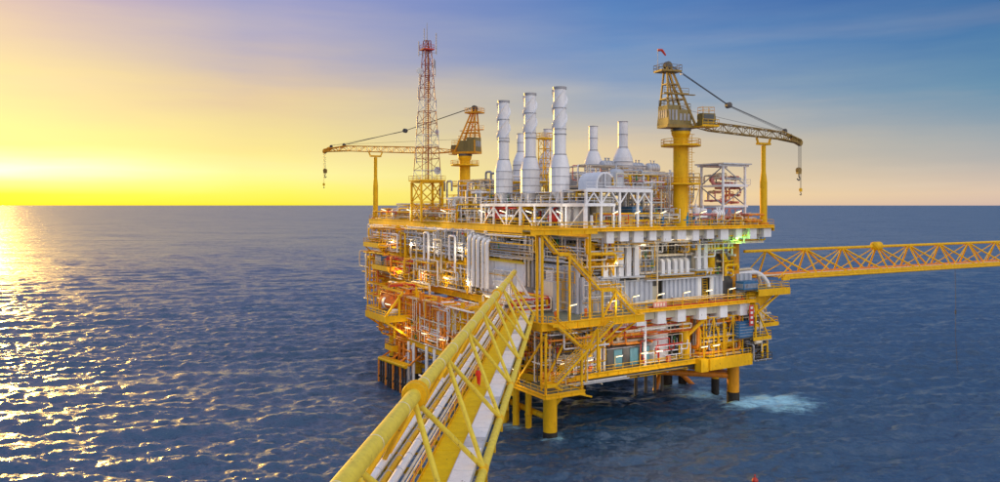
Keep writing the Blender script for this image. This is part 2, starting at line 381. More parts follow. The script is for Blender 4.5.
# lighter splash zone band with ring marks on the front leg
part('leg', MB().tube((28.6,-1.2,8.4),(28.6,-1.2,ZM-.8),.95,n=16), YEL, plat)
part('leg', MB().tube((31.5,1.5,ZM),(31.5,1.5,33.4),1.0,n=16), YEL, plat)
part('leg', MB().tube((U(710.5,-.8),-.8,25.1),(U(710.5,-.8),-.8,33.4),.8,n=16), YEL, plat)
for (a,b,r) in [((42.4,0,5.3),(42,18,5.2),.75),((42.4,0,5.3),(21,20,5.3),.6),((0,0,3.0),(0,22,3.0),.5),((42,18,5.2),(48.5,10,-4),.5),
                ((0,22,4),(-3,46,4),.5),((42,18,5),(42,40,5),.6),((21,20,5),(21,46,5),.6),((42,18,7),(34,14,-3),.55),((0,0,4.5),(21,20,4.5),.5)]:
    part('brace', MB().tube(a,b,r,n=12), ORG if a[0] > 30 else YEL, plat)
for (u,v,r) in [(44.7,16,.85),(46.5,8.5,.75)]:
    lg = part('caisson', MB().tube((u,v,-10),(u,v,ZC+3),r,n=14), YEL, plat)
    part('splash_sleeve', MB().tube((u,v,-10),(u,v,2.6),r+.05,n=14), MAR, lg)
for k,(u,v,r) in enumerate([(-1.0,5.0,.55),(-2.2,7.2,.5),(-1.2,8.6,.55),(-2.4,10.6,.5),(-1.0,12.4,.55),(-2.4,14.6,.5),(-1.2,17,.5),(.8,7.6,.45),(-2.6,19.5,.5),(-3.6,24,.5),(-3.6,27,.5),(-3.6,30,.5)]):
    part('conductor', MB().tube((u,v,-12),(u,v,ZC-.3),r,n=12).tube((u,v,2.5),(u,v,2.8),r+.12,n=12), YEL, plat)
for px in (636,646,655,662):                      # dark risers under the cellar deck
    u = U(px, 14); part('riser', MB().tube((u,14,-6),(u,14,ZC),.32,n=8), DGR, plat)
def deck(name, poly, z, th, m=DKF): part(name, MB().prism(poly, z-th, z), m, plat)
deck('top_deck', [(3,-6.5),(46,-6.5),(46,90),(3,90)], ZT, .25)
deck('main_deck', [(2,-4.5),(43.2,-4.5),(43.2,80),(2,80)], ZM, .25)
deck('cellar_deck', [(-6.4,14),(-1.6,-3.2),(43,-3.2),(43,46),(-6.4,46)], ZC, .25)
deck('mezzanine_deck', [(6,1.5),(42,1.5),(42,78),(6,78)], 29.0, .3, GRY)
deck('mezzanine_deck', [(3.2,30),(6,30),(6,78),(3.2,78)], 26.6, .25, DKF)
deck('main_deck', [(-7.4,-8.6),(2,-8.6),(2,12),(-7.4,12)], ZM, .25)     # landing of the near bridge
deck('main_deck', [(2,-7.5),(12.5,-7.5),(12.5,-4.5),(2,-4.5)], ZM, .25)
deck('top_deck', [(-9.4,-8.6),(3,-8.6),(3,-6.5),(-9.4,-6.5)], ZT, .2)
# edge girders: web with two flanges
def girder(a, b, z0, z1, m, w=.35, nm='edge_beam'):
    mb = MB(); A, B = Vector(a), Vector(b)
    mb.beam((A.x,A.y,(z0+z1)/2),(B.x,B.y,(z0+z1)/2), .06, z1-z0-.1)
    mb.beam((A.x,A.y,z1-.05),(B.x,B.y,z1-.05), w, .1); mb.beam((A.x,A.y,z0+.05),(B.x,B.y,z0+.05), w, .1)
    n = int((B-A).length/2.2)
    for k in range(1, n):
        p = A.lerp(B, k/n); mb.beam((p.x,p.y,z0+.1),(p.x,p.y,z1-.1), w*.8, .05)
    return part(nm, mb, m, plat)
girder((2.9,-6.6,0),(2.9,90,0), 32.9, 34.3, YEL)
girder((2.9,-6.7,0),(46,-6.7,0), 33.75, 34.3, YEL)
girder((46.1,-6.6,0),(46.1,90,0), 33.2, 34.3, YEL)
girder((-9.4,-8.7,0),(3,-8.7,0), 33.5, 34.3, YEL)
girder((-9.4,-6.4,0),(2.6,-6.4,0), 33.5, 34.3, YEL)
girder((12.6,-4.6,0),(43.3,-4.6,0), 19.75, 20.3, YEL)
girder((1.9,12,0),(1.9,80,0), 19.0, 20.3, YEL)
girder((-7.5,-8.7,0),(12.6,-8.7,0), 19.1, 20.3, YEL)
girder((-7.5,-8.6,0),(-7.5,12,0), 19.1, 20.3, YEL)
girder((12.6,-8.6,0),(12.6,-4.6,0), 19.1, 20.3, YEL)
girder((43.3,-4.6,0),(43.3,80,0), 19.3, 20.3, YEL)
girder((-1.7,-3.3,0),(29.3,-3.3,0), 9.55, 10.35, YEL)
girder((-1.7,-3.3,0),(-6.5,14,0), 9.3, 10.35, YEL)
girder((-6.5,14,0),(-6.5,46,0), 9.3, 10.35, YEL)
girder((3.1,30,0),(3.1,78,0), 26.0, 26.7, YEL)
part('box_girder', MB().box((29.4,-4.6,8.1),(31.2,-3.0,10.4)).box((31.3,-4.9,8.3),(42.2,-4.2,10.3)), YEL, plat)
# under-deck beams
for (z0,z1,u0,u1,v0,v1,m) in [(32.6,33.9,3.3,45.6,-5.6,85,BEI),(18.3,19.9,2.3,42.9,-3.6,79,BEI),(8.6,9.9,-1,42.5,-2.5,45,DGR)]:
    mb = MB(); v = v0
    while v < v1: mb.box((u0,v,z0),(u1,v+.25,z1)); v += 6.5
    u = u0+3
    while u < u1: mb.box((u,v0,z0+.2),(u+.25,v1,z1-.01)); u += 7
    part('floor_beams', mb, m, plat, stuff=True)
# white brackets at the beam ends: under the top deck and under the main deck, right-hand face
def bracket(u, v, z0, z1, m, d=1.5, w=1.9):
    part('bracket', MB().vprism([(v+.02,z1),(v+d,z1),(v+d,z0),(v+.02,z0)], 0, u-w/2, u+w/2), m, plat)
for k in range(12): bracket(U(610+14.3*k, -6.2), -6.3, 31.8+.25*(k%2), 33.7, WHT, w=1.5+.25*(k%3), d=2.4)
for px in (622,641,662,682,703,724,744): bracket(U(px,-4.3), -4.3, 17.5, 19.7, WHT, w=1.9, d=2.6)
for px in (592,607,622,637,655,672): bracket(U(px,-2.4), -2.4, 8.6, 9.5, WHT, d=1.6, w=1.4)
# columns and diagonals between the decks
for (u,v,z0,z1,r,m) in [(2.6,34,ZM,33,.5,YEL),(2.6,44,ZM,33,.4,YEL),(2.6,54,ZM,33,.5,YEL),(2.6,64,ZM,33,.4,YEL),(2.6,74,ZM,33,.5,YEL),(2.6,26,ZM,33,.35,WHT),
      (-5.6,20,ZC,ZM,.4,YEL),(-5.6,30,ZC,ZM,.4,ORG),(-5.6,38,ZC,ZM,.5,ORG),(-5.6,45,ZC,ZM,.5,ORG),(-4.5,13,ZC,ZM,.5,YEL),(-1.6,-2.4,ZC,19,.35,YEL),(8,-2.6,ZC,19,.35,YEL),(18,-2.6,ZC,19,.3,WHT),
      (-7,-8.2,ZM,33.5,.22,YEL),(-7,-6.8,ZM,33.5,.22,YEL),(1.9,-8.2,ZM,33.5,.22,YEL),(6,-2.8,22,33,.3,WHT),(14,-3,28,33,.25,WHT),(36.5,-3,24,33,.12,CRM),(20.5,-3,22,33,.14,CRM)]:
    part('column', MB().tube((u,v,z0),(u,v,z1),r,n=10), m, plat)
for (a,b,r,m) in [((2.6,34,33),(2.6,44,ZM+6.5),.25,WHT),((2.6,54,33),(2.6,44,ZM+6.5),.25,WHT),((2.6,64,33),(2.6,74,ZM+6.5),.25,WHT),((2.6,54,ZM+6),(2.6,64,ZM),.25,YEL),((2.6,34,ZM+6),(2.6,26,ZM),.25,WHT),
      ((-5.6,30,ZC),(-5.6,38,ZM-1),.28,ORG),((-5.6,45,ZC),(-5.6,38,ZM-1),.28,ORG),((-5.6,20,ZM-1),(-5.6,30,ZC),.25,YEL),
      ((U(713,-1.5),-1.5,32.8),(U(729,-1.2),-1.2,26.0),.5,YEL),((31.5,-4,18),(28.6,-1.8,14.3),.35,YEL),((-6,46,ZC),(-6,60,ZM-1),.4,ORG),((2.4,79,19),(2.4,64,ZC+1),.4,ORG),((3,89,33),(3,80,26),.35,YEL),((3,89,33.2),(6,80,22),.3,YEL)]:
    part('brace', MB().tube(a,b,r,n=8), m, plat)
part('long_rail', MB().tube((2.2,30,27.6),(2.2,60,27.6),.28,n=8), WHT, plat)
# handrails
def hr(pts, m=YEL, **k): part('handrail', MB().rail(pts, **k), m, plat)
hr([(3,-6.6,ZT),(45.9,-6.6,ZT),(45.9,90,ZT),(3,90,ZT),(3,11,ZT)])
hr([(-9.3,-6.4,ZT),(-9.3,-8.6,ZT),(-8.6,-8.6,ZT)]); hr([(-7.4,-8.6,ZT),(2.9,-8.6,ZT)]); hr([(-9.3,-6.4,ZT),(2.9,-6.4,ZT)])
hr([(12.6,-7.4,ZM),(12.6,-4.5,ZM),(43.2,-4.5,ZM),(43.2,30,ZM)]); hr([(2,13,ZM),(2,80,ZM),(43,80,ZM)])
hr([(-7.4,2,ZM),(-7.4,-8.5,ZM),(-6.5,-8.5,ZM)]); hr([(0,-8.5,ZM),(12.4,-8.5,ZM)]); hr([(-7.4,12,ZM),(2,12,ZM)])
hr([(-1.6,-3.2,ZC),(31,-3.2,ZC)]); hr([(31.3,-4.7,ZC+.1),(42,-4.7,ZC+.1)]); hr([(-6.4,14,ZC),(-6.4,46,ZC),(0,46,ZC)]); hr([(-1.8,-3,ZC),(-6.4,13.6,ZC)])
hr([(3.1,30,26.6),(3.1,78,26.6)], WHT)
hr([(6,1.4,29),(42,1.4,29)], CRM)
hr([(3.1,86.2,27),(3.1,76,27)], YEL)

# ------------------------------------------------------------------ ribbed walls and modules
def ribbed(name, a, b, z0, z1, m, parent, step=1.0, d=.32, out=(0,-1)):
    mb = MB(); A = Vector((a[0],a[1],0)); B = Vector((b[0],b[1],0)); n = max(2,int((B-A).length/step)); o = Vector((out[0],out[1],0))
    pts = []
    for k in range(n):
        for t,dd in ((0,0),(.28,0),(.40,d),(.88,d)):
            pts.append(A.lerp(B,(k+t)/n)+o*dd)
    pts.append(B); pts = [(p.x,p.y) for p in pts]; bk = [(B.x-o.x*.3,B.y-o.y*.3),(A.x-o.x*.3,A.y-o.y*.3)]
    mb.prism(pts+bk, z0, z1)
    return part(name, mb, m, parent)
NV = -1.6
mod = thing('equipment_module', 'pale blue-white ribbed steel room along the main deck behind the lamps', 'module', (25,-1,ZM))
x0, x1 = U(617,NV), U(739,-1.6)
segs = [(617,652),(663,697),(713,722)]
for a,b in segs: ribbed('wall', (U(a,NV),NV), (U(b,NV),NV), ZM+.02, 24.8, PNL, mod)
ribbed('wall', (U(738,NV),NV+.2), (U(752,NV),NV+.2), ZM+.02, 24.9, PNL, mod)
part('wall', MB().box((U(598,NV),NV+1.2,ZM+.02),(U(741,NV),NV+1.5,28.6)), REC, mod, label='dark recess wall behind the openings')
part('roof', MB().box((U(617,NV),NV-.3,24.85),(U(722,NV),8,25.05)), LGR, mod)
part('ledge', MB().box((U(643,NV),NV-1.0,24.75),(U(712,NV),NV-.35,25.0)), LGR, mod)
part('wall', MB().box((U(697,NV),NV-.1,ZM+.02),(U(701,NV),NV+.2,24.8)).box((U(710,NV),NV-.1,ZM+.02),(U(713,NV),NV+.2,24.8)), WHT, mod)
part('door', MB().box((U(654,NV),NV+.9,ZM+.05),(U(661,NV),NV+1.05,23.6)), BEI, mod)
part('door', MB().box((U(724,NV),NV+.6,ZM+.05),(U(735,NV),NV+.9,24)), DGR, mod)
lad = MB(); lad.ladder((U(705,NV),NV-.1,ZM),(U(708,NV),NV+.8,24.6),(1,0,0),w=1.1,r=.07); part('ladder', lad, YEL, mod)
mod2 = thing('upper_module', 'upper tier of ribbed white wall under the brown ledge', 'module', (25,0,25))
for a,b in [(638,668),(669,707)]: ribbed('wall', (U(a,-.4),-.4), (U(b,-.4),-.4), 25.06, 28.7, PNL, mod2)
part('ledge', MB().box((U(638,-1.8),-1.8,28.9),(U(697,-1.8),-.1,29.25)), CRM, mod2)
part('post', MB().box((U(638,-1.8)-.25,-1.9,24.8),(U(638,-1.8)+.25,-1.4,28.85)), CRM, mod2)
part('post', MB().box((U(694,-1.8)-.25,-1.9,25.1),(U(694,-1.8)+.25,-1.4,28.85)), CRM, mod2)
mod3 = thing('corner_module', 'tall ribbed white wall behind the zigzag staircase', 'module', (6,-2,ZM))
ribbed('wall', (3.6,9), (3.6,-3.0), ZM+.02, 27.6, PNL, mod3, out=(-1,0), step=1.1)
ribbed('wall', (3.6,-3.0), (12,-3.0), ZM+.02, 26.2, PNL, mod3, step=1.0)
part('roof', MB().box((3.4,-3.1,27.62),(12,9,27.8)), LGR, mod3)
part('door_box', MB().box((1.4,1.2,ZM),(3.3,4.8,25.2)), LGR, mod3)
mod4 = thing('switch_room', 'large plain white room on the left face with railed roof', 'module', (3,18,ZM))
va, vb = V(523,2.6), V(486,2.6)
part('wall', MB().box((2.6,va,ZM+.02),(9,vb,27.4)), WHT, mod4)
part('roof', MB().box((2.2,va-.4,27.42),(9,vb+.4,27.75)), PYEL, mod4)
part('handrail', MB().rail([(2.3,va,27.75),(2.3,vb,27.75)], r=.05), YEL, mod4)
part('awning', MB().vprism([(va+3.5,22.5),(va+7,22.5),(va+7,25),(va+5.2,26),(va+3.5,25)], 0, 2.3, 2.58), LGR, mod4)
part('panel_seam', MB().box((2.52,va+2.4,ZM+.1),(2.58,va+2.5,27.3)).box((2.52,vb-3.3,ZM+.1),(2.58,vb-3.2,27.3)), GRY, mod4)
sb = thing('switch_cabinet', 'white cabinet with four dark square ports on the white room roof', 'cabinet', (3,va+4,27.8))
c0, c1 = V(513,2.9), V(500,2.9)
part('body', MB().box((2.9,c0,27.8),(4.2,c1,31.2)), WHT, sb)
for yy in (c0+.7, c1-.7):
    for zz in (28.7, 30.3): part('port', MB().box((2.86,yy-.3,zz-.3),(2.92,yy+.3,zz+.3)), DGR, sb)
part('frame', MB().rail([(2.6,c0-3,27.8),(2.6,c0-.4,27.8)], h=3.2, r=.08, mids=(1.6,), kick=False), YEL, sb)
# large plain inner bulkheads so that the middle of the platform is solid
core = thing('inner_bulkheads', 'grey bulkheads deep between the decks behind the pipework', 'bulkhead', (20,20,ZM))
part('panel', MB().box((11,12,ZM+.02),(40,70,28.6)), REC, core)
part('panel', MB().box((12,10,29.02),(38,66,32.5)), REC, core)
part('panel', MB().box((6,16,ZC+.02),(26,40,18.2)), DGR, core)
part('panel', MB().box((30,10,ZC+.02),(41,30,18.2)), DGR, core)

# ------------------------------------------------------------------ bent white ducts
def ducts(label, pxs, v, ztop, zbot, w, out, m=WHT, grp=None):
    root = thing('duct_bank', label, 'ducts', (U(pxs[0],v),v,zbot))
    for i, px in enumerate(pxs):
        u = U(px, v)
        pr = []
        import math as _m
        r = .75
        # section in (v, z): from the wall outward, rounded, and down
        P = [(v+out, ztop), (v+r, ztop)] + [(v+r-r*_m.sin(t), ztop-r+r*_m.cos(t)) for t in (R(25),R(50),R(75),R(90))] + [(v, zbot)]
        Q = [(v+.55, zbot)] + [(v+.55+ (r-.45)*(1-_m.sin(t))*1.0, ztop-r+(r-.45)*_m.cos(t)) for t in (R(90),R(50),R(25))] + [(v+r, ztop-.55), (v+out, ztop-.55)]
        part('duct', MB().vprism(P+Q, 0, u-w/2, u+w/2), m, root)
    a, b = U(pxs[0],v)-w, U(pxs[-1],v)+w
    part('shelf', MB().box((a-.5,v-.6,zbot-.25),(b+.3,v+2,zbot-.02)), LGR, root)
    return root
ducts('five tall white ducts bending down beside the zigzag stair', (606,614,621.5,629,637), -3.4, 31.4, 26.0, 1.0, 3.5)
ducts('row of five short white ducts above the long grey ledge', (663.5,669.5,676,682,688), -2.6, 28.5, 25.9, .75, 2.0)
ducts('pair of tall white ducts next to the orange leg', (699.5,706), -3.0, 31.7, 26.4, .85, 3.0)
vt = thing('pipe_bank', 'bank of tall white upright pipes left of the plain white room', 'pipes', (1.6,30,ZM))
for k, px in enumerate((469,473.5,478,483,487)):
    v = V(px, 1.2); part('pipe', MB().path([(6,v,32.0-.2*k),(1.2,v,32.0-.2*k),(1.2,v,22)], .40, n=10), WHT, vt)
gt = thing('pipe_bank', 'bundle of grey upright pipes between the white room and the stair', 'pipes', (3,12,ZM))
for k, px in enumerate((525,529,533,537,540.5)):
    v = V(px, 2.9); part('pipe', MB().tube((2.9,v,23.5),(2.9,v,32.6),.28,n=8), (WHT,CRM,GRY,LGR,CRM)[k], gt)
wp = thing('pipe_bank', 'bundle of white upright pipes on the cellar deck beside the dark generator bay', 'pipes', (10,-2,ZC))
for k, px in enumerate((592,596,600,604)):
    u = U(px,-1.8); part('pipe', MB().tube((u,-1.8,ZC),(u,-1.8,19),.26,n=8), WHT, wp)

# ------------------------------------------------------------------ generic pipework, valves, vessels, skids
def tangle(label, box, n, mats, seed, rr=(.07,.26), o=None, cat='pipework', group=None, valves=4):
    rg = random.Random(seed); (a,b) = box; root = thing('pipework', label, cat, o or ((a[0]+b[0])/2,(a[1]+b[1])/2,a[2]), group=group)
    for i in range(n):
        r = rg.uniform(*rr)*(1 if rg.random() < .8 else 1.5)
        p = [rg.uniform(a[k],b[k]) for k in range(3)]
        pts = [tuple(p)]; last = -1
        for s_ in range(rg.randint(2,5)):
            ax = rg.choice([q for q in (0,1,2) if q != last]); last = ax
            span = b[ax]-a[ax]; t = rg.uniform(a[ax],b[ax])
            if abs(t-p[ax]) < .25*span: t = a[ax] if p[ax]-a[ax] > span/2 else b[ax]
            p = list(p); p[ax] = t; pts.append(tuple(p))
        pp = part('pipe', MB().path(pts, r, n=6, flanges=True), rg.choice(mats), root)
    for i in range(valves):
        p = [rg.uniform(a[k]+.3,b[k]-.3) for k in range(3)]
        mb = MB().lathe(p, [(.05,-.5),(.22,-.4),(.22,-.3),(.12,-.1),(.12,.3),(.3,.32),(.3,.38),(.03,.4),(.03,.8)], n=8)
        mb.lathe((p[0],p[1],p[2]+.75), [(.26,-.03),(.26,.03)], n=10)
        part('valve', mb, rg.choice([RED,GRN,YEL,DGR,WHT]), root)
    return root
def frame_rack(label, a, b, m, levels=2, bays=3, seed=0, axis=None, cat='rack', t=.16):
    root = thing('pipe_rack', label, cat, ((a[0]+b[0])/2,(a[1]+b[1])/2,a[2])); L_ = (b[0]-a[0], b[1]-a[1]); ax = 0 if L_[0] > L_[1] else 1
    for k in range(bays+1):
        for s_ in (0,1):
            p = [a[0],a[1]]; p[ax] = a[ax]+L_[ax]*k/bays; p[1-ax] = (a,b)[s_][1-ax]
            part('post', MB().beam((p[0],p[1],a[2]),(p[0],p[1],b[2]),t), m, root)
    mb = MB()
    for l_ in range(1,levels+1):
        z = a[2]+(b[2]-a[2])*l_/levels - t/2
        for s_ in (0,1):
            p = [a[0],a[1],z]; q = [b[0],b[1],z]; p[1-ax] = q[1-ax] = (a,b)[s_][1-ax]; mb.beam(p,q,t*.9)
        for k in range(bays+1):
            p = [a[0],a[1],z]; q = [b[0],b[1],z]; p[ax] = q[ax] = a[ax]+L_[ax]*k/bays; mb.beam(p,q,t*.9)
    part('beams', mb, m, root)
    mb = MB()
    for k in range(bays):
        p = [a[0],a[1],a[2]]; q = [b[0],b[1],b[2]]; p[ax] = a[ax]+L_[ax]*(k+(k%2))/bays; q[ax] = a[ax]+L_[ax]*(k+1-(k%2))/bays; p[1-ax]=q[1-ax]=a[1-ax]-.01; mb.beam(p,q,t*.6)
    part('diagonals', mb, m, root)
    return root
def vessel(label, c, L_, r, axis='x', m=WHT, cat='tank', group=None, legs=True):
    root = thing('horizontal_tank', label, cat, (c[0],c[1],c[2]-r-.6), group=group)
    h = L_/2-r*.5
    part('shell', MB().lathe(c, [(0,-L_/2),(r*.55,-L_/2+r*.1),(r*.88,-L_/2+r*.28),(r,-h),(r,h),(r*.88,L_/2-r*.28),(r*.55,L_/2-r*.1),(0,L_/2)], n=20, axis=axis), m, root)
    mb = MB()
    for t in (-.55,0,.55): mb.lathe(tuple(c[i]+(t*h if i == 'xyz'.index(axis) else 0) for i in range(3)), [(r+.03,-.06),(r+.03,.06)], n=20, axis=axis)
    part('band', mb, GRY, root)
    if legs:
        for t in (-.6,.6):
            d = [c[0],c[1],c[2]-r*.75-.35]; d[0 if axis == 'x' else 1] += t*h; part('saddle', MB().cbox(d, (.4 if axis=='x' else r*1.5, r*1.5 if axis=='x' else .4, r*.5+.9)), GRY, root)
    nz_ = MB()
    for t in (-.3,.35): 
        d = list(c); d[0 if axis=='x' else 1] += t*h; nz_.tube((d[0],d[1],c[2]+r*.9),(d[0],d[1],c[2]+r+.5),.18,n=8).tube((d[0],d[1],c[2]+r+.45),(d[0],d[1],c[2]+r+.55),.3,n=8)
    part('nozzle', nz_, m, root)
    return root
def drum(label, c, h, r, m=WHT, cat='tank', group=None):
    root = thing('upright_tank', label, cat, c, group=group)
    part('shell', MB().lathe(c, [(r,.35),(r,h-r*.4),(r*.85,h-r*.15),(r*.5,h-.02),(0,h)], n=20), m, root)
    part('skirt', MB().lathe(c, [(r*.9,0),(r*.9,.36)], n=20), GRY, root)
    part('nozzle', MB().tube((c[0],c[1],c[2]+h-.1),(c[0],c[1],c[2]+h+.6),.14,n=8).tube((c[0]-r-.5,c[1],c[2]+h*.6),(c[0]-r+.1,c[1],c[2]+h*.6),.14,n=8), m, root)
    return root
def skid(label, a, b, m, cat='skid', nm='machine_skid', face='v', louv=5):
    root = thing(nm, label, cat, ((a[0]+b[0])/2,(a[1]+b[1])/2,a[2]))
    part('base', MB().box((a[0]-.1,a[1]-.1,a[2]),(b[0]+.1,b[1]+.1,a[2]+.22)), DGR, root)
    part('housing', MB().box((a[0],a[1],a[2]+.23),(b[0],b[1],b[2])), m, root)
    mb = MB()
    for k in range(louv):
        z = a[2]+.5+(b[2]-a[2]-.9)*k/max(1,louv-1)
        mb.box((a[0]+.15,a[1]-.06,z),(b[0]-.15,a[1]-.01,z+.1)); mb.box((a[0]-.06,a[1]+.15,z),(a[0]-.01,b[1]-.15,z+.1))
    part('louvre_strip', mb, GRY, root)
    part('lid', MB().box((a[0]-.08,a[1]-.08,b[2]+.01),(b[0]+.08,b[1]+.08,b[2]+.13)), m, root)
    return root

# ------------------------------------------------------------------ tall exhaust stacks
def tall_stack(label, u, v, base, top, rn=1.05, body=3.4):
    root = thing('exhaust_stack', label, 'exhaust stack', (u,v,base), group='tall spiral-wrapped exhaust stacks')
    b2 = body/2; sh0, sh1 = 44.4, 46.6
    part('casing', MB().prism([(u+b2*math.cos(R(a_)),v+b2*math.sin(R(a_))) for a_ in range(0,360,30)],base,sh0), STK, root)
    mb = MB()
    n = 24                                           # square to round shoulder
    ring0 = []; ring1 = []
    for k in range(n):
        t = 2*math.pi*k/n; c_, s_ = math.cos(t), math.sin(t); q = b2*.99
        ring0.append((u+c_*q,v+s_*q,sh0+.01)); ring1.append((u+c_*rn*1.12,v+s_*rn*1.12,sh1))
    mid = [tuple(a_*.45+b_*.55 if i < 2 else (a_*.35+b_*.65) for i,(a_,b_) in enumerate(zip(p,q))) for p,q in zip(ring0,ring1)]
    for A,B in ((ring0,mid),(mid,ring1)): mb.add(A+B, [(k,(k+1)%n,n+(k+1)%n,n+k) for k in range(n)], True)
    part('shoulder', mb, STK, root)
    part('flue', MB().lathe((u,v,0), [(rn,sh1-.02),(rn,top)], n=28), STK, root)
    mb = MB()
    for z in (sh1+.1, sh1+3.6, top-.25): mb.lathe((u,v,z), [(rn+.12,-.09),(rn+.12,.09)], n=28)
    for z in (sh0,42.9,41.5,base+.1): mb.prism([(u+(b2+.07)*math.cos(R(a_)),v+(b2+.07)*math.sin(R(a_))) for a_ in range(0,360,30)],z-.05,z+.05)
    for z in (top-7.2, top-3.6): mb.lathe((u,v,z), [(rn+.1,-.06),(rn+.1,.06)], n=28)
    part('band', mb, GRY, root)
    for st_ in range(3):
        vs = []; n = 26
        for k in range(n+1):
            a_ = st_*2*math.pi/3 + k/n*2*math.pi*.75; z = top-.5-7.0*(1-k/n)
            for rr_,dz_ in ((rn-.03,-.05),(rn+.3,-.05),(rn+.3,.05),(rn-.03,.05)): vs.append((u+math.cos(a_)*rr_, v+math.sin(a_)*rr_, z+dz_))
        fs = [(4*k+i,4*k+(i+1)%4,4*k+4+(i+1)%4,4*k+4+i) for k in range(n) for i in range(4)]
        part('strake', MB().add(vs, fs), STK, root)
    part('rim', MB().lathe((u,v,top), [(rn+.12,-.3),(rn+.14,.05),(rn-.1,.06),(rn-.12,-.6)], n=28), GRY, root)
    for i,j in ((-1,-1),(1,-1),(-1,1),(1,1)):
        part('support', MB().beam((u+i*b2*.7,v+j*b2*.7,38.3),(u+i*b2*.6,v+j*b2*.6,base),.28), WHT, root)
    part('hopper', MB().lathe((u,v,0), [(.5,38.4),(1.4,base-.02)], n=12), WHT, root)
    return root
tall_stack('tall spiral-wrapped white exhaust stack nearest the crane column, highest of three', 5.2, 4.7, 40.2, 58.3, 1.08, 3.5)
tall_stack('middle one of the three tall spiral-wrapped white exhaust stacks', 4.8, 13.5, 40.2, 58.3, 1.05, 3.5)
tall_stack('tall spiral-wrapped white exhaust stack closest to the far yellow crane', 4.6, 22.6, 40.2, 58.0, 1.05, 3.5)
def short_stack(label, u, v, rn, rb, zb, z1, z2, top):
    root = thing('vent_stack', label, 'vent stack', (u,v,zb), group='short bottle-shaped vent stacks')
    part('drum', MB().lathe((u,v,0), [(rb*.8,zb),(rb,zb+.6),(rb,z1)], n=24), STK, root)
    part('shoulder', MB().lathe((u,v,0), [(rb+.01,z1),(rb*.95,z1+(z2-z1)*.3),(rn*1.3,z2-(z2-z1)*.15),(rn,z2)], n=24), STK, root)
    part('flue', MB().lathe((u,v,0), [(rn,z2-.02),(rn,top)], n=24), STK, root)
    for z,rz in ((z2+.1,rn),((z2+top)/2,rn),(top-.1,rn),(z1,rb),(z1-1.2,rb)): part('band', MB().lathe((u,v,z), [(rz+.08,-.07),(rz+.08,.07)], n=24), GRY, root)
    for i,j in ((-1,-1),(1,-1),(-1,1),(1,1)): part('support', MB().beam((u+i*rb*.6,v+j*rb*.6,ZT),(u+i*rb*.6,v+j*rb*.6,zb+.1),.22), WHT, root)
short_stack('short white bottle-shaped vent stack closest to the crane column', 26.2, 13.2, .95, 1.95, 42, 46.4, 49.2, 54.4)
short_stack('short white bottle-shaped vent stack second from the crane column', 26, 22.4, .9, 1.85, 42, 46.3, 49.2, 54.3)
short_stack('white vent stack half hidden behind the highest tall stack', 21.4, 32.3, .9, 1.9, 42, 46.8, 49.5, 54.3)
short_stack('slim white vent stack showing between the two left tall stacks', 21.2, 42.9, .8, 1.8, 42, 47, 50, 54.2)

# white frame carrying the tall stacks
fr_ = thing('stack_frame', 'white braced steel frame under the three tall stacks', 'frame', (5,12,ZT))
FU0, FU1, FV0, FV1 = 3.1, 9.0, -5.2, 28.6
for k in range(8):
    v = FV0+(FV1-FV0)*k/7
    for u in (FU0,FU1): part('post', MB().beam((u,v,ZT),(u,v,37.75),.42 if k in (1,4) else .3), WHT, fr_)
part('deck_beam', MB().box((FU0-.2,FV0-.3,37.76),(FU0+.1,FV1+.3,38.25)).box((FU1-.1,FV0-.3,37.76),(FU1+.2,FV1+.3,38.25)).box((FU0+.1,FV0-.3,37.8),(FU1-.1,FV0,38.2)).box((FU0+.1,FV1,37.8),(FU1-.1,FV1+.3,38.2)), WHT, fr_)
part('floor', MB().box((FU0+.12,FV0+.02,38.0),(FU1-.12,FV1-.02,38.12)), LGR, fr_)
for k in range(7):
    v0_, v1_ = FV0+(FV1-FV0)*k/7, FV0+(FV1-FV0)*(k+1)/7; vm = (v0_+v1_)/2
    if k % 2 == 0:
        part('diagonal', MB().beam((FU0,v0_,37.6),(FU0,vm+1.6,ZT+.2),.2), WHT, fr_)
    else:
        part('diagonal', MB().beam((FU0,v1_,37.6),(FU0,vm-1.6,ZT+.2),.2), WHT, fr_)
part('handrail', MB().rail([(FU1,FV0,38.12),(FU0,FV0,38.12),(FU0,FV1,38.12),(FU1,FV1,38.12)], r=.045), WHT, fr_)
# second frame, right of the stacks
f2 = thing('enclosure_frame', 'white portal frame over the beige enclosures beside the stack frame', 'frame', (12,-4,ZT))
cols = [U(px,-5.2) for px in (586,601,619.5,637.5,651)]
zb2 = 40.4
for u in cols:
    for v in (-5.2,1.5): part('post', MB().beam((u,v,ZT),(u,v,zb2-.3),.36), WHT, f2)
part('top_beam', MB().box((cols[0]-.3,-5.4,zb2-.28),(cols[-1]+.3,-5.0,zb2+.15)).box((cols[0]-.3,1.3,zb2-.28),(cols[-1]+.3,1.7,zb2+.15)), WHT, f2)
part('floor', MB().box((cols[0],-4.98,zb2-.1),(cols[-1],1.28,zb2+.1)), LGR, f2)
for u in cols:
    for s_ in (-1,1):
        if cols[0]-.1 < u+s_*1.6 < cols[-1]+.1: part('knee_brace', MB().beam((u,-5.2,zb2-2.3),(u+s_*1.6,-5.2,zb2-.3),.2), WHT, f2)
part('handrail', MB().rail([(cols[0],-5.3,zb2+.15),(cols[-1],-5.3,zb2+.15),(cols[-1],1.5,zb2+.15)], r=.04), WHT, f2)
s1 = skid('beige enclosure box under the white portal frame', (cols[1]+.4,-3.5,ZT+.02),(cols[2]-.4,3,39.4), BEI, 'enclosure', 'equipment_enclosure')
skid('smaller grey enclosure under the left bay of the portal frame', (cols[0]+.5,-2.5,ZT+.02),(cols[1]-.3,3,38.6), GRY, 'enclosure', 'equipment_enclosure')
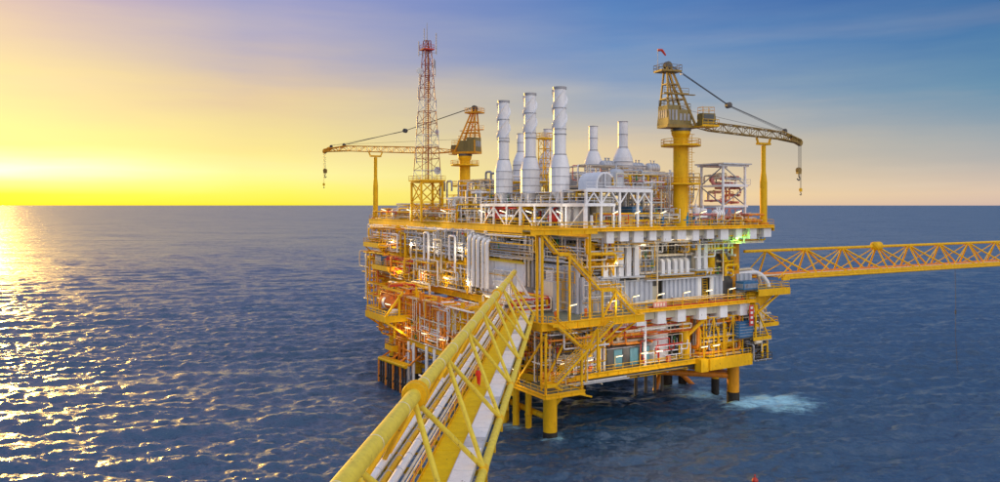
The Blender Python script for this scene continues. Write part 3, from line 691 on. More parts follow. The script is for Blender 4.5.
skid('dark blue compressor box under the right bay of the portal frame', (cols[3]+.4,-3.4,ZT+.02),(cols[4]-.3,0,37.6), BLU, 'compressor', 'compressor_box')
skid('low yellow machine box beside the dark blue compressor', (cols[2]+.6,-4.4,ZT+.02),(cols[3]-.4,-2,36.2), YEL, 'machine', 'machine_box')
# vaulted hood on top of the portal frame
hd = thing('intake_hood', 'rounded white intake hood on top of the portal frame', 'hood', (11,-2,zb2+.1))
P = [( -1.9,zb2+.1)]+[(-1.9*math.cos(R(t)), zb2+1.2+1.9*math.sin(R(t))) for t in range(0,181,20)]+[(1.9,zb2+.1)]
cu = (cols[1]+cols[2])/2
part('hood_shell', MB().vprism([(cu+h,z) for h,z in P], 1, -4.0, 1.0), WHT, hd)
P2 = [(cu+h*.84,z if i in (0,len(P)-1) else zb2+1.2+(z-zb2-1.2)*.84) for i,(h,z) in enumerate(P)]
part('opening', MB().vprism(P2, 1, -4.06, -3.98), GRY, hd)
drum('grey rounded silo beside the intake hood', (cols[2]+1.6,-2.4,zb2+.12), 3.6, 1.3, LGR)

# ------------------------------------------------------------------ radio mast
MRED = mat('mast_red_paint', (.30,.045,.03), rust=.2)
MU = 5.0; MVV = V(427, MU)
mast = thing('radio_mast', 'tall red and white lattice radio mast on a yellow base tower', 'mast', (MU,MVV,ZT))
zb, zmid, zt = ZT, 43.3, 76.2
def mring(z, w): return [(MU+i*w/2,MVV+j*w/2,z) for i,j in ((-1,-1),(1,-1),(1,1),(-1,1))]
w0, w1 = 5.4, 1.5
for i in range(4): part('base_leg', MB().beam(mring(zb,5.4)[i], mring(zmid,5.4)[i], .42), YEL, mast)
mb = MB()
for i in range(4):
    j = (i+1)%4; A, M_, B = mring(zb+.2,5.4), mring(zb+4.5,5.4), mring(zmid,5.4)
    mb.beam(B[i],B[j],.32).beam(M_[i],M_[j],.2).beam(M_[i],B[j],.2).beam(M_[j],B[i],.2).beam(A[i],M_[j],.2).beam(A[j],M_[i],.2)
part('base_bracing', mb, YEL, mast)
part('platform', MB().box((MU-3.2,MVV-3.2,zmid+.2),(MU+3.2,MVV+3.2,zmid+.35)), YEL, mast)
part('platform_rail', MB().rail([(MU-3.2,MVV-3.2,zmid+.35),(MU+3.2,MVV-3.2,zmid+.35),(MU+3.2,MVV+3.2,zmid+.35),(MU-3.2,MVV+3.2,zmid+.35)], close=True, r=.04), YEL, mast)
nb = 12
for k in range(nb):
    za, zc = zmid+(zt-zmid)*k/nb, zmid+(zt-zmid)*(k+1)/nb; wa = 4.9+(1.3-4.9)*k/nb; wb = 4.9+(1.3-4.9)*(k+1)/nb
    mb = MB().lattice((MU,MVV,za),(MU,MVV,zc), wa, wb, 1, .095, .055)
    part('lattice_bay', mb, MRED if k % 3 or k > 8 else LGR, mast, label='red bay' if k % 3 or k > 8 else 'faded bay')
lm = MB().ladder((MU,MVV,zmid),(MU,MVV,zt),(1,0,0),w=.7,r=.07); part('ladder', lm, MRED, mast)
part('cable_tray', MB().beam((MU+.5,MVV+.4,zmid),(MU+.5,MVV+.4,zt),.5,.2), MRED, mast)
for (dz,dx,dy,h) in [(66,-1.9,0,3.2),(68.5,2.1,0,3.4),(73.5,2.0,-.8,4.6),(73.0,-1.8,.6,3.0),(70.5,1.9,.3,1.8),(60,2.6,.6,3),(56,-2.5,0,2.6),(63,-2.1,.3,2.4),(52,2.9,0,2.6),(48,-2.9,-.3,2.4)]:
    part('whip_antenna', MB().tube((MU,MVV,dz),(MU+dx,MVV+dy,dz),.07,n=5).tube((MU+dx,MVV+dy,dz-.4),(MU+dx,MVV+dy,dz+h),.12,n=6), GRY, mast)
part('top_platform', MB().box((MU-1.3,MVV-1.3,zt-2.2),(MU+1.3,MVV+1.3,zt-2.1)).rail([(MU-1.3,MVV-1.3,zt-2.1),(MU+1.3,MVV-1.3,zt-2.1),(MU+1.3,MVV+1.3,zt-2.1),(MU-1.3,MVV+1.3,zt-2.1)],close=True,r=.04), RED, mast)
part('lightning_rod', MB().tube((MU,MVV,zt),(MU,MVV,zt+4.2),.12,.06,n=6), GRY, mast)
part('lightning_rod', MB().tube((MU-.7,MVV,zt),(MU-.7,MVV,zt+2.8),.10,n=6), GRY, mast)
for (dz,dx,dy,r) in [(69,-2.1,-.4,.75),(55,1.9,-1.4,.55),(46,1.8,-1.8,.9)]:
    part('dish_antenna', MB().lathe((MU+dx,MVV+dy,dz),[(0,.35),(r*.6,.28),(r,0),(r,-.06)],n=16,axis='y').tube((MU+dx,MVV+dy+.3,dz),(MU+dx*.4,MVV+dy*.3,dz),.07,n=5), LGR, mast)

# ------------------------------------------------------------------ pedestal cranes
CRP = mat('weathered_crane_paint', (.33,.20,.03), rust=.4, var=.25)
def crane(label, uv, boomdeg, zc, zbase, boomlen, tipz, name='pedestal_crane', rings=(2.7,9.5), pr=1.32, up=AMB):
    w = PF.w((uv[0],uv[1],zbase)); F = Frame(w.x,w.y,boomdeg)
    root = thing(name, label, 'crane', (0,0,zbase), F)
    part('pedestal', MB().lathe((0,0,0),[(pr,zbase),(pr,zc-1.2),(pr*1.25,zc-.5),(pr*1.25,zc)],n=24), YEL, root)
    for dz in rings:
        rp = part('ring_platform', MB().lathe((0,0,zc-dz),[(pr+.02,0),(pr+2.2,0),(pr+2.2,.15),(pr+.02,.15)],n=16,smooth=False), YEL, root)
        q = [((pr+2.1)*math.cos(2*math.pi*k/12),(pr+2.1)*math.sin(2*math.pi*k/12),zc-dz+.15) for k in range(12)]
        part('handrail', MB().rail(q,close=True,step=1.3,r=.05), YEL, rp)
    mb = MB().ladder((.9,-pr-.35,zbase+.2),(.9,-pr-.35,zc-.6),(1,0,0),w=.6,r=.05)
    for k in range(int((zc-zbase)/1.6)): 
        z = zbase+1+k*1.6; mb.path([(.5,-pr-.3,z),(.45,-pr-1.0,z),(1.35,-pr-1.0,z),(1.3,-pr-.3,z)],.03,n=4)
    part('caged_ladder', mb, YEL, root)
    part('slew_ring', MB().lathe((0,0,0),[(pr*1.35,zc+.01),(pr*1.35,zc+.5)],n=24), DGR, root)
    part('turntable', MB().box((-3.8,-1.7,zc+.5),(2.6,1.7,zc+1.0)), up, root)
    part('machine_house', MB().box((-3.7,-1.5,zc+1.01),(-1.3,1.5,zc+4.4)).box((-1.28,-1.3,zc+1.01),(1.3,1.3,zc+3.7)), HOU, root)
    hm = MB()
    for k in range(4): hm.box((-3.74,-1.3+k*.7,zc+2.2),(-3.71,-.9+k*.7,zc+3.6))
    for k in range(3): hm.box((-3.5+k*.7,-1.55,zc+1.8),(-3.1+k*.7,-1.51,zc+3.6)); hm.box((-1.1+k*.8,-1.35,zc+1.8),(-.6+k*.8,-1.31,zc+3.0))
    part('vent_grille', hm, GRY, root)
    part('roof_rail', MB().rail([(-3.6,-1.4,zc+4.4),(-1.4,-1.4,zc+4.4),(-1.4,1.4,zc+4.4),(-3.6,1.4,zc+4.4)],close=True,step=1.3,r=.045,kick=False).rail([(-1.2,-1.2,zc+3.7),(1.2,-1.2,zc+3.7),(1.2,1.2,zc+3.7),(-1.2,1.2,zc+3.7)],step=1.3,r=.045,kick=False), up, root)
    cb = part('cab', MB().vprism([(2.2,zc+.9),(4.6,zc+.9),(5.0,zc+1.9),(4.8,zc+3.0),(2.2,zc+3.0)],1,-3.4,-1.75), HOU, root)
    part('cab_window', MB().vprism([(4.66,zc+1.0),(5.06,zc+1.9),(4.86,zc+2.9),(4.80,zc+2.9),(4.98,zc+1.9),(4.60,zc+1.0)],1,-3.3,-1.85).box((2.5,-3.45,zc+1.7),(4.5,-3.41,zc+2.8)), GLS, cb)
    part('cab_platform', MB().box((1.6,-4.2,zc+.6),(5.2,-1.0,zc+.75)).rail([(1.7,-4.1,zc+.75),(5.1,-4.1,zc+.75),(5.1,-3.6,zc+.75)],step=1.2,r=.045), YEL, root)
    part('cab_roof_rail', MB().rail([(2.3,-3.3,zc+3.0),(4.7,-3.3,zc+3.0),(4.7,-1.8,zc+3.0),(2.3,-1.8,zc+3.0)],close=True,step=1.2,r=.04,kick=False), YEL, root)
    pk = (-2.7,0,zc+11.2)
    for s_ in (-1,1):
        part('mast_leg', MB().beam((-3.6,s_*1.7,zc+1),(pk[0]-.4,s_*.45,pk[2]),.28), up, root)
        part('mast_leg', MB().beam((2.1,s_*1.5,zc+.9),(pk[0]+.3,s_*.45,pk[2]),.34), up, root)
        part('mast_leg', MB().beam((-.6,s_*1.0,zc+3.7),(pk[0],s_*.4,pk[2]-.5),.22), up, root)
    mb = MB()
    for z,xr,xf,hw in ((zc+5.6,-3.55,.25,1.1),(zc+8.2,-3.3,-1.0,.8)):
        mb.beam((xr,-hw,z),(xr,hw,z),.2).beam((xf,-hw,z),(xf,hw,z),.2).beam((xr,-hw,z),(xf,-hw,z),.2).beam((xr,hw,z),(xf,hw,z),.2)
    mb.beam((-3.55,-1.1,zc+5.6),(-1.0,-.8,zc+8.2),.14).beam((.25,-1.1,zc+5.6),(-3.3,-.8,zc+8.2),.14)
    part('cross_member', mb, up, root)
    part('mid_platform', MB().box((-4.4,-1.6,zc+6.3),(2.0,-.9,zc+6.42)).rail([(-4.4,-1.6,zc+6.42),(.6,-1.6,zc+6.42)],step=1.5,r=.04,h=1), up, root)
    part('peak_platform', MB().box((pk[0]-2.0,-1.4,pk[2]-.9),(pk[0]+2.0,1.4,pk[2]-.75)).rail([(pk[0]-2,-1.4,pk[2]-.75),(pk[0]+2,-1.4,pk[2]-.75),(pk[0]+2,1.4,pk[2]-.75),(pk[0]-2,1.4,pk[2]-.75)],close=True,step=1.1,r=.045), up, root)
    part('peak_sheave', MB().lathe((pk[0],-.25,pk[2]+.3),[(.75,-.12),(.75,.12)],n=16,axis='y').lathe((pk[0],.25,pk[2]+.3),[(.75,-.12),(.75,.12)],n=16,axis='y'), DGR, root)
    # boom: root section, deep middle, tip
    z0 = zc+1.3; zt_ = tipz; xr = 2.6; xt = boomlen
    def bz(x): return z0+(zt_-z0)*(x-xr)/(xt-xr)
    xa, xb_ = xr+(xt-xr)*.16, xt-(xt-xr)*.18
    part('boom_section', MB().lattice((xr,0,bz(xr)),(xa,0,bz(xa)),1.9,1.6,3,.10,.06,h0=.35,h1=1.45), up, root)
    part('boom_section', MB().lattice((xa,0,bz(xa)),((xa+xb_)/2,0,bz((xa+xb_)/2)),1.6,1.5,max(4,int((xb_-xa)/2/1.5)),.10,.06,h0=1.45,h1=1.45), up, root)
    part('boom_section', MB().lattice(((xa+xb_)/2,0,bz((xa+xb_)/2)),(xb_,0,bz(xb_)),1.5,1.4,max(4,int((xb_-xa)/2/1.5)),.10,.06,h0=1.45,h1=1.3), up, root)
    part('boom_tip', MB().lattice((xb_,0,bz(xb_)),(xt,0,bz(xt)-.7),1.4,.9,4,.14,.09,h0=1.3,h1=.6).beam((xt-1.8,0,bz(xt)-.2),(xt+.3,0,bz(xt)-1.1),.8,.9), up, root)
    part('tip_sheave', MB().lathe((xt,0,bz(xt)-.9),[(.6,-.2),(.6,.2)],n=14,axis='y').lathe((xb_+.8,0,bz(xb_)+.9),[(.45,-.2),(.45,.2)],n=12,axis='y').lathe((xt-2.2,0,bz(xt)+.3),[(.4,-.2),(.4,.2)],n=12,axis='y').beam((xb_+.8,0,bz(xb_)+.5),(xb_+.8,0,bz(xb_)+1.2),.3), DGR, root)
    mxx = pk[0]+(xb_-pk[0])*.52; mzz = pk[2]+(bz(xb_)+1.1-pk[2])*.60
    mb = MB()
    for s_ in (-.3,-.1,.1,.3): mb.tube((pk[0],s_,pk[2]+.7),(mxx,s_*.6,mzz),.035,n=4)
    for s_ in (-.3,.3): mb.tube((mxx,s_*.4,mzz),(xb_+.8,s_,bz(xb_)+1.0),.05,n=4)
    mb.tube((mxx,0,mzz-.2),(xt-2.2,0,bz(xt)+.5),.03,n=4).tube((-1,0,zc+4.2),(xt-2.2,0,bz(xt)+.7),.03,n=4)
    part('luffing_rope', mb, DGR, root)
    part('floating_block', MB().lathe((mxx,0,mzz),[(.2,-.45),(.55,-.4),(.55,.4),(.2,.45)],n=12,axis='y'), DGR, root)
    for (xx,dr,nm) in ((xt-.2,4.3,'main'),(xt+.25,8.2,'whip')):
        zz = bz(xt)-1.3
        part('hoist_rope', MB().tube((xx,-.12,zz),(xx,-.12,zz-dr),.04,n=4).tube((xx,.12,zz),(xx,.12,zz-dr),.04,n=4), DGR, root)
        k_ = 1.0 if nm == 'main' else .55
        hb = part('hook_block', MB().lathe((xx,0,zz-dr-.5*k_),[(.5*k_,-.25*k_),(.55*k_,.25*k_)],n=12,axis='y').box((xx-.4*k_,-.3*k_,zz-dr-1.2*k_),(xx+.4*k_,.3*k_,zz-dr-.2*k_)), CRP if nm=='main' else YEL, root)
        part('hook', MB().path([(xx,0,zz-dr-1.2*k_),(xx,0,zz-dr-1.7*k_),(xx+.35*k_,0,zz-dr-2.1*k_),(xx,0,zz-dr-2.5*k_),(xx-.4*k_,0,zz-dr-2.1*k_)],.1*k_+.02,n=6), DGR, hb)
    if name == 'pedestal_crane': part('lamp', MB().cbox((pk[0]+1.9,-1.4,pk[2]-1.3),(.4,.3,.3)), LGR, root)
    return root, F, pk
cr1, F1, pk1 = crane('nearer yellow crane on a thick column at the right of the stacks', (26,-3), 20, 51.1, 31.8, 26.2, 50.1+.6, up=CRP)
ws = thing('windsock', 'small red windsock on a pole at the crane peak', 'windsock', (pk1[0]-2,0,pk1[2]-.7), F1)
part('pole', MB().tube((pk1[0]-2,0,pk1[2]-.7),(pk1[0]-2,0,pk1[2]+3.0),.05,n=5), GRY, ws)
part('sock', MB().tube((pk1[0]-2,0,pk1[2]+2.9),(pk1[0]-1.2,0,pk1[2]+3.0),.24,.2,n=10).tube((pk1[0]-1.21,0,pk1[2]+3.0),(pk1[0]-.4,0,pk1[2]+2.1),.25,.14,n=10), RED, ws)
cr2, F2, pk2 = crane('farther yellow crane behind the radio mast with its boom to the left', (U(464.8,62),62), 154, 50.0, ZT, 43.0, 53.4, rings=(2.4,7.5))
def boom_rest(label, u, v, z0, z1, r0, r1):
    root = thing('boom_rest', label, 'support post', (u,v,z0))
    zm_ = z0+(z1-z0)*.52
    part('post', MB().lathe((u,v,0),[(r0,z0),(r0,zm_),(r1,zm_+2.0),(r1,z1-.8)],n=20), YEL, root)
    part('foot_ring', MB().lathe((u,v,0),[(r0+.35,z0+.01),(r0+.35,z0+.35),(r0+.02,z0+.6)],n=20), ORG, root)
    part('cradle', MB().beam((u-1.5,v,z1-.5),(u+1.5,v,z1-.5),1.0,.4).beam((u-1.5,v,z1-.3),(u-1.9,v,z1+.6),.3).beam((u+1.5,v,z1-.3),(u+1.9,v,z1+.6),.3), YEL, root)
    return root
pr_ = Frame(PF.x,PF.y,30.5)
boom_rest('tapered yellow boom rest post at the right corner of the top deck', U(763.5,-5.0), -5.0, ZT, 50.0, .66, .42)
boom_rest('tapered yellow boom rest post at the far left corner of the top deck', 4.6, V(375.5,4.6), ZT, 51.6, .66, .46)

# ------------------------------------------------------------------ near bridge: triangular truss towards the platform
FB = Frame(0, 0, 90-5.15)
br = thing('truss_bridge', 'near yellow triangular truss bridge running from the bottom edge up to the platform', 'bridge', (60,9.14,20), FB)
YA, YR, YL_, ZA, ZB = 9.14, 5.68, 12.6, 26.7, 20.3
S0, S1 = -30.0, 128.5
part('top_chord', MB().tube((S0,YA,ZA),(44.6,YA,ZA),.44,n=24).tube((44.6,YA,ZA),(S1,YA,ZA),.42,n=24), PYEL, br)
fl = part('chord_flange', MB().lathe((45.1,YA,ZA),[(.43,-.5),(.75,-.45),(.78,-.34),(.78,-.2),(.5,-.1),(.5,.1),(.78,.2),(.78,.34),(.75,.45),(.43,.5)],n=28,axis='x'), YEL, br)
mb = MB()
for k in range(14):
    a_ = 2*math.pi*k/14; mb.tube((44.6,YA+.67*math.cos(a_),ZA+.67*math.sin(a_)),(45.6,YA+.67*math.cos(a_),ZA+.67*math.sin(a_)),.035,n=6)
part('flange_bolt', mb, YEL, fl, stuff=True)
part('chord_flange', MB().lathe((97,YA,ZA),[(.42,-.25),(.62,-.22),(.62,.22),(.42,.25)],n=20,axis='x'), YEL, br)
part('bottom_chord', MB().tube((S0,YR,ZB),(S1,YR,ZB),.30,n=18), PYEL, br)
part('bottom_chord', MB().tube((S0,YL_,ZB),(S1,YL_,ZB),.30,n=18), PYEL, br)
P_ = 12.1; an = [44.6+P_*k for k in range(-6,8)]; bn = [50.7+P_*k for k in range(-7,8)]
an = [a for a in an if S0 < a < S1]; bn = [b for b in bn if S0 < b < S1]
for a in an:
    for yb in (YR, YL_):
        for b in bn:
            if abs(b-a) < P_*.6:
                part('diagonal_brace', MB().tube((a,YA,ZA-.2),(b,yb,ZB+.15),.17,n=12), PYEL if yb == YR else YEL, br)
for b in bn:
    part('cross_beam', MB().box((b-.15,YR+.2,ZB-.35),(b+.15,YL_-.2,ZB-.02)), YEL, br)
    part('cross_beam', MB().box((b+P_/2-.12,YR+.2,ZB-.3),(b+P_/2+.12,YL_-.2,ZB-.04)), YEL, br)
    part('hanger', MB().box((b+1.0,YR-.15,ZB-1.3),(b+1.25,YR+.1,ZB-.25)).box((b+7,YR-.15,ZB-1.1),(b+7.25,YR+.1,ZB-.25)), YEL, br)
part('end_frame', MB().tube((S1-.4,YA,ZA),(S1+2.2,YR,ZB),.24,n=10).tube((S1-.4,YA,ZA),(S1+2.2,YL_,ZB),.24,n=10).tube((S1,YR,ZB),(S1,YL_,ZB),.3,n=10), WHT, br)
x = S0
k = 0
while x < S1-.1:                                  # walkway plates butted end to end
    L_ = 3.0; e = min(x+L_-.03, S1)
    part('walkway_plate', MB().box((x,YA-1.45,ZB+.12+(k%3)*.008),(e,YA+.32,ZB+.19+(k%3)*.008)), FYEL, br); x += L_; k += 1
x = S0; k = 0
while x < S1-.1:
    L_ = 2.4; e = min(x+L_-.05, S1); z = ZB+.42+(k%2)*.012
    part('tray_cover', MB().box((x,YR+.48,z),(e,YA-1.62,z+.06)), WHT if k%5 else LGR, br); x += L_; k += 1
mb = MB()
mb.box((S0,YR+.42,ZB+.18),(S1,YR+.475,ZB+.46)).box((S0,YA-1.60,ZB+.18),(S1,YA-1.56,ZB+.46))
part('tray_side', mb, LGR, br)
part('kick_plate', MB().box((S0,YA+.34,ZB+.12),(S1,YA+.38,ZB+.34)).box((S0,YA-1.52,ZB+.12),(S1,YA-1.48,ZB+.3)), YEL, br)
part('handrail', MB().rail([(S0,YA+.45,ZB+.1),(S1,YA+.45,ZB+.1)],step=2.4,r=.03,kick=False), YEL, br)
for (yy,zz,r,m) in [(3.15,.55,.27,WHT),(2.35,.45,.2,YEL),(1.72,.58,.27,WHT),(1.2,.40,.10,CRM),(.95,.36,.08,WHT),(.72,.36,.06,ORG),(2.72,.28,.09,CRM),(2.0,.2,.10,YEL)]:
    pp = part('pipe', MB().tube((S0,YA+yy,ZB+zz),(S1+3,YA+yy,ZB+zz),r,n=14), m, br)
    if r > .15:
        mb = MB(); x = S0+2
        while x < S1: mb.lathe((x,YA+yy,ZB+zz),[(r,-.03),(r+.03,-.03),(r+.03,.03),(r,.03)],n=14,axis='x'); x += 3.05
        part('pipe_clamp', mb, LGR, pp, stuff=True)
mb = MB(); x = S0+1
while x < S1:
    mb.box((x,YA+.6,ZB+.0),(x+.15,YL_-.35,ZB+.14)); x += 3.05
part('pipe_support', mb, YEL, br, stuff=True)
for x in (60,84,108):
    part('junction_box', MB().box((x,YA+.5,ZB+.5),(x+.5,YA+.62,ZB+1.1)), GRY, br)

# ------------------------------------------------------------------ far bridge
FR = Frame(47.9, 148.6, 27.5)
fb = thing('truss_bridge', 'far yellow truss bridge leaving the platform towards the right edge', 'bridge', (60,0,24), FR)
E = 190.0; ZA2, ZB2, HW = 29.0, 23.6, 2.6
part('top_chord', MB().tube((-.6,0,ZA2),(E,0,ZA2),.30,n=16), YEL, fb)
part('chord_flange', MB().lathe((38.3,0,ZA2+.1),[(.3,-1.5),(.6,-1.4),(.95,-.9),(.95,.9),(.6,1.4),(.3,1.5)],n=16,axis='x'), YEL, fb)
part('bottom_chord', MB().tube((7,-HW,ZB2),(E,-HW,ZB2),.24,n=14), YEL, fb)
part('bottom_chord', MB().tube((2,HW,ZB2),(E,HW,ZB2),.24,n=14), YEL, fb)
part('floor_beam', MB().box((7.5,-HW-.05,ZB2+.3),(E,-HW+.15,ZB2+.85)), YEL, fb)
x = 7.5
while x < E-6:
    part('floor_plate', MB().box((x,-HW+.2,ZB2+.1),(x+5.9,HW-.3,ZB2+.22)), YEL, fb); x += 6
part('pipe', MB().tube((2,.8,ZB2+.7),(E,.8,ZB2+.7),.28,n=10), ORG, fb)
part('pipe', MB().tube((2,-.9,ZB2+.6),(E,-.9,ZB2+.6),.2,n=10), CRM, fb)
for k in range(17):
    a = 5.2+11*k
    for s_ in (-1,1):
        m = YEL
        if a > 8 or s_ > 0:
            part('upright_brace', MB().tube((a,0,ZA2),(a+.6,s_*HW,ZB2+.1),.19,n=8), m, fb)
        part('diagonal_brace', MB().tube((a,0,ZA2),(a+11,s_*HW,ZB2+.1),.19,n=8), m, fb)
        if k or s_ > 0: part('diagonal_brace', MB().tube((a,0,ZA2),(max(a-10.4,1.5),s_*HW,ZB2+.1),.12,n=8), m, fb)
part('gusset', MB().box((6.8,-HW-.25,ZB2-.35),(8.6,-HW+.25,ZB2+.4)), YEL, fb)
rp = thing('hanging_rope', 'long thin rope hanging from the far bridge to the water', 'rope', (0,0,0), Frame(0,0,0))
# rope: point on the far bridge seen at image column 944
kx = (944-500)/FP; t_ = (kx*FR.y-FR.x)/(FR.c-kx*FR.s); wr = FR.w((t_,-HW,0))
rr_ = MB(); pts = [(wr.x,wr.y,ZB2-.1),(wr.x+.15,wr.y,16),(wr.x+.1,wr.y,8),(wr.x+.5,wr.y,1.0),(wr.x+.9,wr.y,-1)]
rr_.path(pts,.05,n=5); part('rope', rr_, DGR, rp)
part('weight', MB().lathe((wr.x+.13,wr.y,13.5),[(.05,-.5),(.16,-.4),(.16,.4),(.05,.5)],n=8), DGR, rp)
# landing platform of the far bridge with curved pipes
lp = thing('bridge_landing', 'small yellow landing with railing where the far bridge meets the platform', 'landing', (48,-2,22))
ul, ur = 43.4, U(782,-3.5)
part('floor', MB().box((ul,-5.2,21.8),(ur,3,22.0)), DKF, lp)
part('edge', MB().box((ul,-5.35,20.9),(ur,-5.2,22.1)).box((ur,-5.35,20.9),(ur+.15,3,22.1)), YEL, lp)
part('bracket', MB().vprism([(43.4,17.6),(45,17.6),(ur-1,21),(ur-1,21.6),(43.4,21.6)],1,-3,-2.5), YEL, lp)
part('handrail', MB().rail([(ul,-5.2,22),(ur,-5.2,22),(ur,3,22)],r=.05), YEL, lp)
part('knee', MB().beam((43.2,-4,17),(ur-1,-4,21.2),.35), YEL, lp)
ep = thing('curved_pipe', 'large white pipe curling out below the far bridge landing', 'pipe', (47,-1,22))
part('pipe', MB().path([(41,-.5,24.7),(ur-3.5,-.8,25.0),(ur-1.2,-1.5,22.6),(ur-2.2,-2,18.2),(42,-2.2,18.0)],.42,n=12,bend=2.6), WHT, ep)
part('pipe', MB().path([(41,1.5,25.2),(ur-2.5,1.5,25.4),(ur-.6,1.0,22.8),(ur-1.5,.5,19.0),(42,.5,19.0)],.3,n=12,bend=2.4), CRM, ep)
bt = skid('dark blue box on the far bridge landing', (U(744,-4.6),-4.6,22.02),(U(758,-4.6),-2.6,23.6), BLU, 'box', 'equipment_box')

# ------------------------------------------------------------------ staircases
def stair(label, a, b, v0, v1, m=YEL, land=None):
    root = thing('staircase', label, 'stairs', (min(a[0],b[0]),v0,min(a[1],b[1])))
    (ua,za),(ub,zb_) = a,b
    for v in (v0,v1): part('stringer', MB().beam((ua,v,za-.1),(ub,v,zb_-.1),.1,.36), m, root)
    n = max(3,int(abs(za-zb_)/.24)); mb = MB()
    for k in range(1,n): t = k/n; mb.box((ua+(ub-ua)*t-.14,v0+.06,za+(zb_-za)*t-.03),(ua+(ub-ua)*t+.14,v1-.06,za+(zb_-za)*t+.02))
    part('tread', mb, LGR, root, stuff=True)
    mb = MB()
    for v in (v0,v1):
        for h in (.55,1.05): mb.tube((ua,v,za+h),(ub,v,zb_+h),.05,n=5)
        q = max(2,int(math.hypot(ua-ub,za-zb_)/1.5))
        for k in range(q+1): t = k/q; mb.tube((ua+(ub-ua)*t,v,za+(zb_-za)*t-.2),(ua+(ub-ua)*t,v,za+(zb_-za)*t+1.05),.045,n=4)
    part('handrail', mb, m, root)
    if land:
        for (l0,l1,lz) in land:
            part('landing', MB().box((l0,v0-.1,lz-.16),(l1,v1+.1,lz)).box((l0,v0-.16,lz-.35),(l1,v0-.1,lz+.1)), m, root)
            part('landing_rail', MB().rail([(l0,v0,lz),(l1,v0,lz)],step=1.2,r=.045).rail([(l0,v1,lz),(l1,v1,lz)],step=1.2,r=.045), m, root)
    return root
stair('top flight of the zigzag yellow stair below the top deck', (-7.6,34.15),(-4.2,30.6),-8.6,-7.4)
stair('second flight of the zigzag yellow stair with the small middle landing', (-2.4,30.55),(3.8,24.7),-8.6,-7.4, land=[(-4.2,-2.4,30.6),(3.8,6.6,24.7)])
stair('third flight of the zigzag yellow stair reaching the main deck', (6.6,24.65),(11.3,20.25),-8.6,-7.4)
stair('steep yellow flight just under the main deck beside the bridge end', (-5.4,20.1),(-.8,16.4),-10.0,-8.9, land=[(-6.4,-5.4,20.15),(-.8,1.2,16.4)])
stair('yellow flight descending to the left from the lower middle landing', (-.8,16.3),(-6.6,11.7),-11.4,-10.2, land=[(-8.4,-6.6,11.7)])
stair('lowest yellow flight with its end on the cellar deck', (-6.6,11.6),(-4.6,10.3),-10.0,-8.9)
stair('short yellow flight from the main deck right of the lower landing', (5.6,19.9),(1.2,16.5),-10.0,-8.9)
part('landing_floor', MB().box((-8.6,-11.5,9.95),(-1.7,-3.2,10.18)), DKF, plat)
girder((-8.7,-11.6,0),(-1.6,-11.6,0), 9.7, 10.3, YEL); girder((-8.7,-11.5,0),(-8.7,2,0), 9.7, 10.3, YEL); girder((-1.6,-11.5,0),(-1.6,-3.4,0), 9.7, 10.3, YEL)
hr([(-8.6,2,10.2),(-8.6,-11.4,10.2),(-1.7,-11.4,10.2),(-1.7,-3.4,10.2)])
for (u,v,z0,z1) in [(-8.4,-11.2,10.2,19.2),(-1.9,-11.2,10.2,16.2),(-4.6,-8.8,20.3,30.3),(-2.4,-8.8,20.3,30.3),(3.9,-8.8,20.3,24.4),(6.5,-8.8,20.3,24.4),(1.1,-11.2,13,19.2),(-7.3,-8.4,10.2,19.2)]:
    part('column', MB().beam((u,v,z0),(u,v,z1),.26), YEL, plat)
for a,b in [((-7.3,-8.4,10.4),(-1.9,-8.4,19)),((-8.4,-11.2,19),(-8.4,-3,10.4)),((3.9,-8.9,20.4),(6.5,-8.9,24.3)),((-1.7,-10,9.4),(6,-3.2,6.5)),((1.1,-11,19),(-1.9,-11,14)),((8,-8.6,19),(1.1,-8.6,14.5)),((12,-7.5,19),(8,-2.6,14))]:
    part('brace', MB().beam(a,b,.26), YEL, plat)

# ------------------------------------------------------------------ white shelter tower on the right
u0, u1 = 36.5, 42.3; va_, vb_ = -3.0, 2.4
sh = thing('steel_tower', 'tall open white steel tower with a flat roof at the right of the near crane', 'tower', (39.4,0,ZT))
for u in (u0,u1):
    for v in (va_,vb_): part('post', MB().beam((u,v,ZT),(u,v,45.5),.34), WHT, sh)
part('roof', MB().box((u0-.9,va_-.9,45.55),(u1+.9,vb_+.9,45.8)), LGR, sh)
part('roof_beam', MB().box((u0-.9,va_-.2,45.2),(u1+.9,va_+.2,45.54)).box((u0-.9,vb_-.2,45.2),(u1+.9,vb_+.2,45.54)), WHT, sh)
for z in (37.8,41.6):
    part('level_beam', MB().box((u0-.2,va_-.22,z-.2),(u1+.6,va_+.22,z+.15)).box((u0-.2,vb_-.22,z-.2),(u1+.6,vb_+.22,z+.15)).box((u0-.22,va_+.23,z-.2),(u0+.22,vb_-.23,z+.15)).box((u1-.22,va_+.23,z-.2),(u1+.22,vb_-.23,z+.15)), WHT, sh)
part('level_floor', MB().box((u0+.23,va_+.23,41.6),(u1+1.4,vb_-.23,41.7)), LGR, sh)
part('handrail', MB().rail([(u0,va_,41.75),(u1+1.5,va_,41.75),(u1+1.5,vb_,41.75)],r=.045), WHT, sh)
for a,b in [((u0,va_,45.2),(u1,va_,41.8)),((u0,va_,37.9),(u1,va_,41.4)),((u0,vb_,41.8),(u0,va_,45.2)),((u0,vb_,41.3),(u0,va_,38)),((u1,va_,38),(u1,vb_,41.3)),((u0,va_,34.3),(u1,va_,37.6))]:
    part('diagonal', MB().beam(a,b,.16), GRY, sh)
frame_rack('rusty pink pipe frame inside the foot of the white steel tower', (37.2,-2.4,ZT),(42,1.8,37.4), PNK, 2, 3, cat='rack')
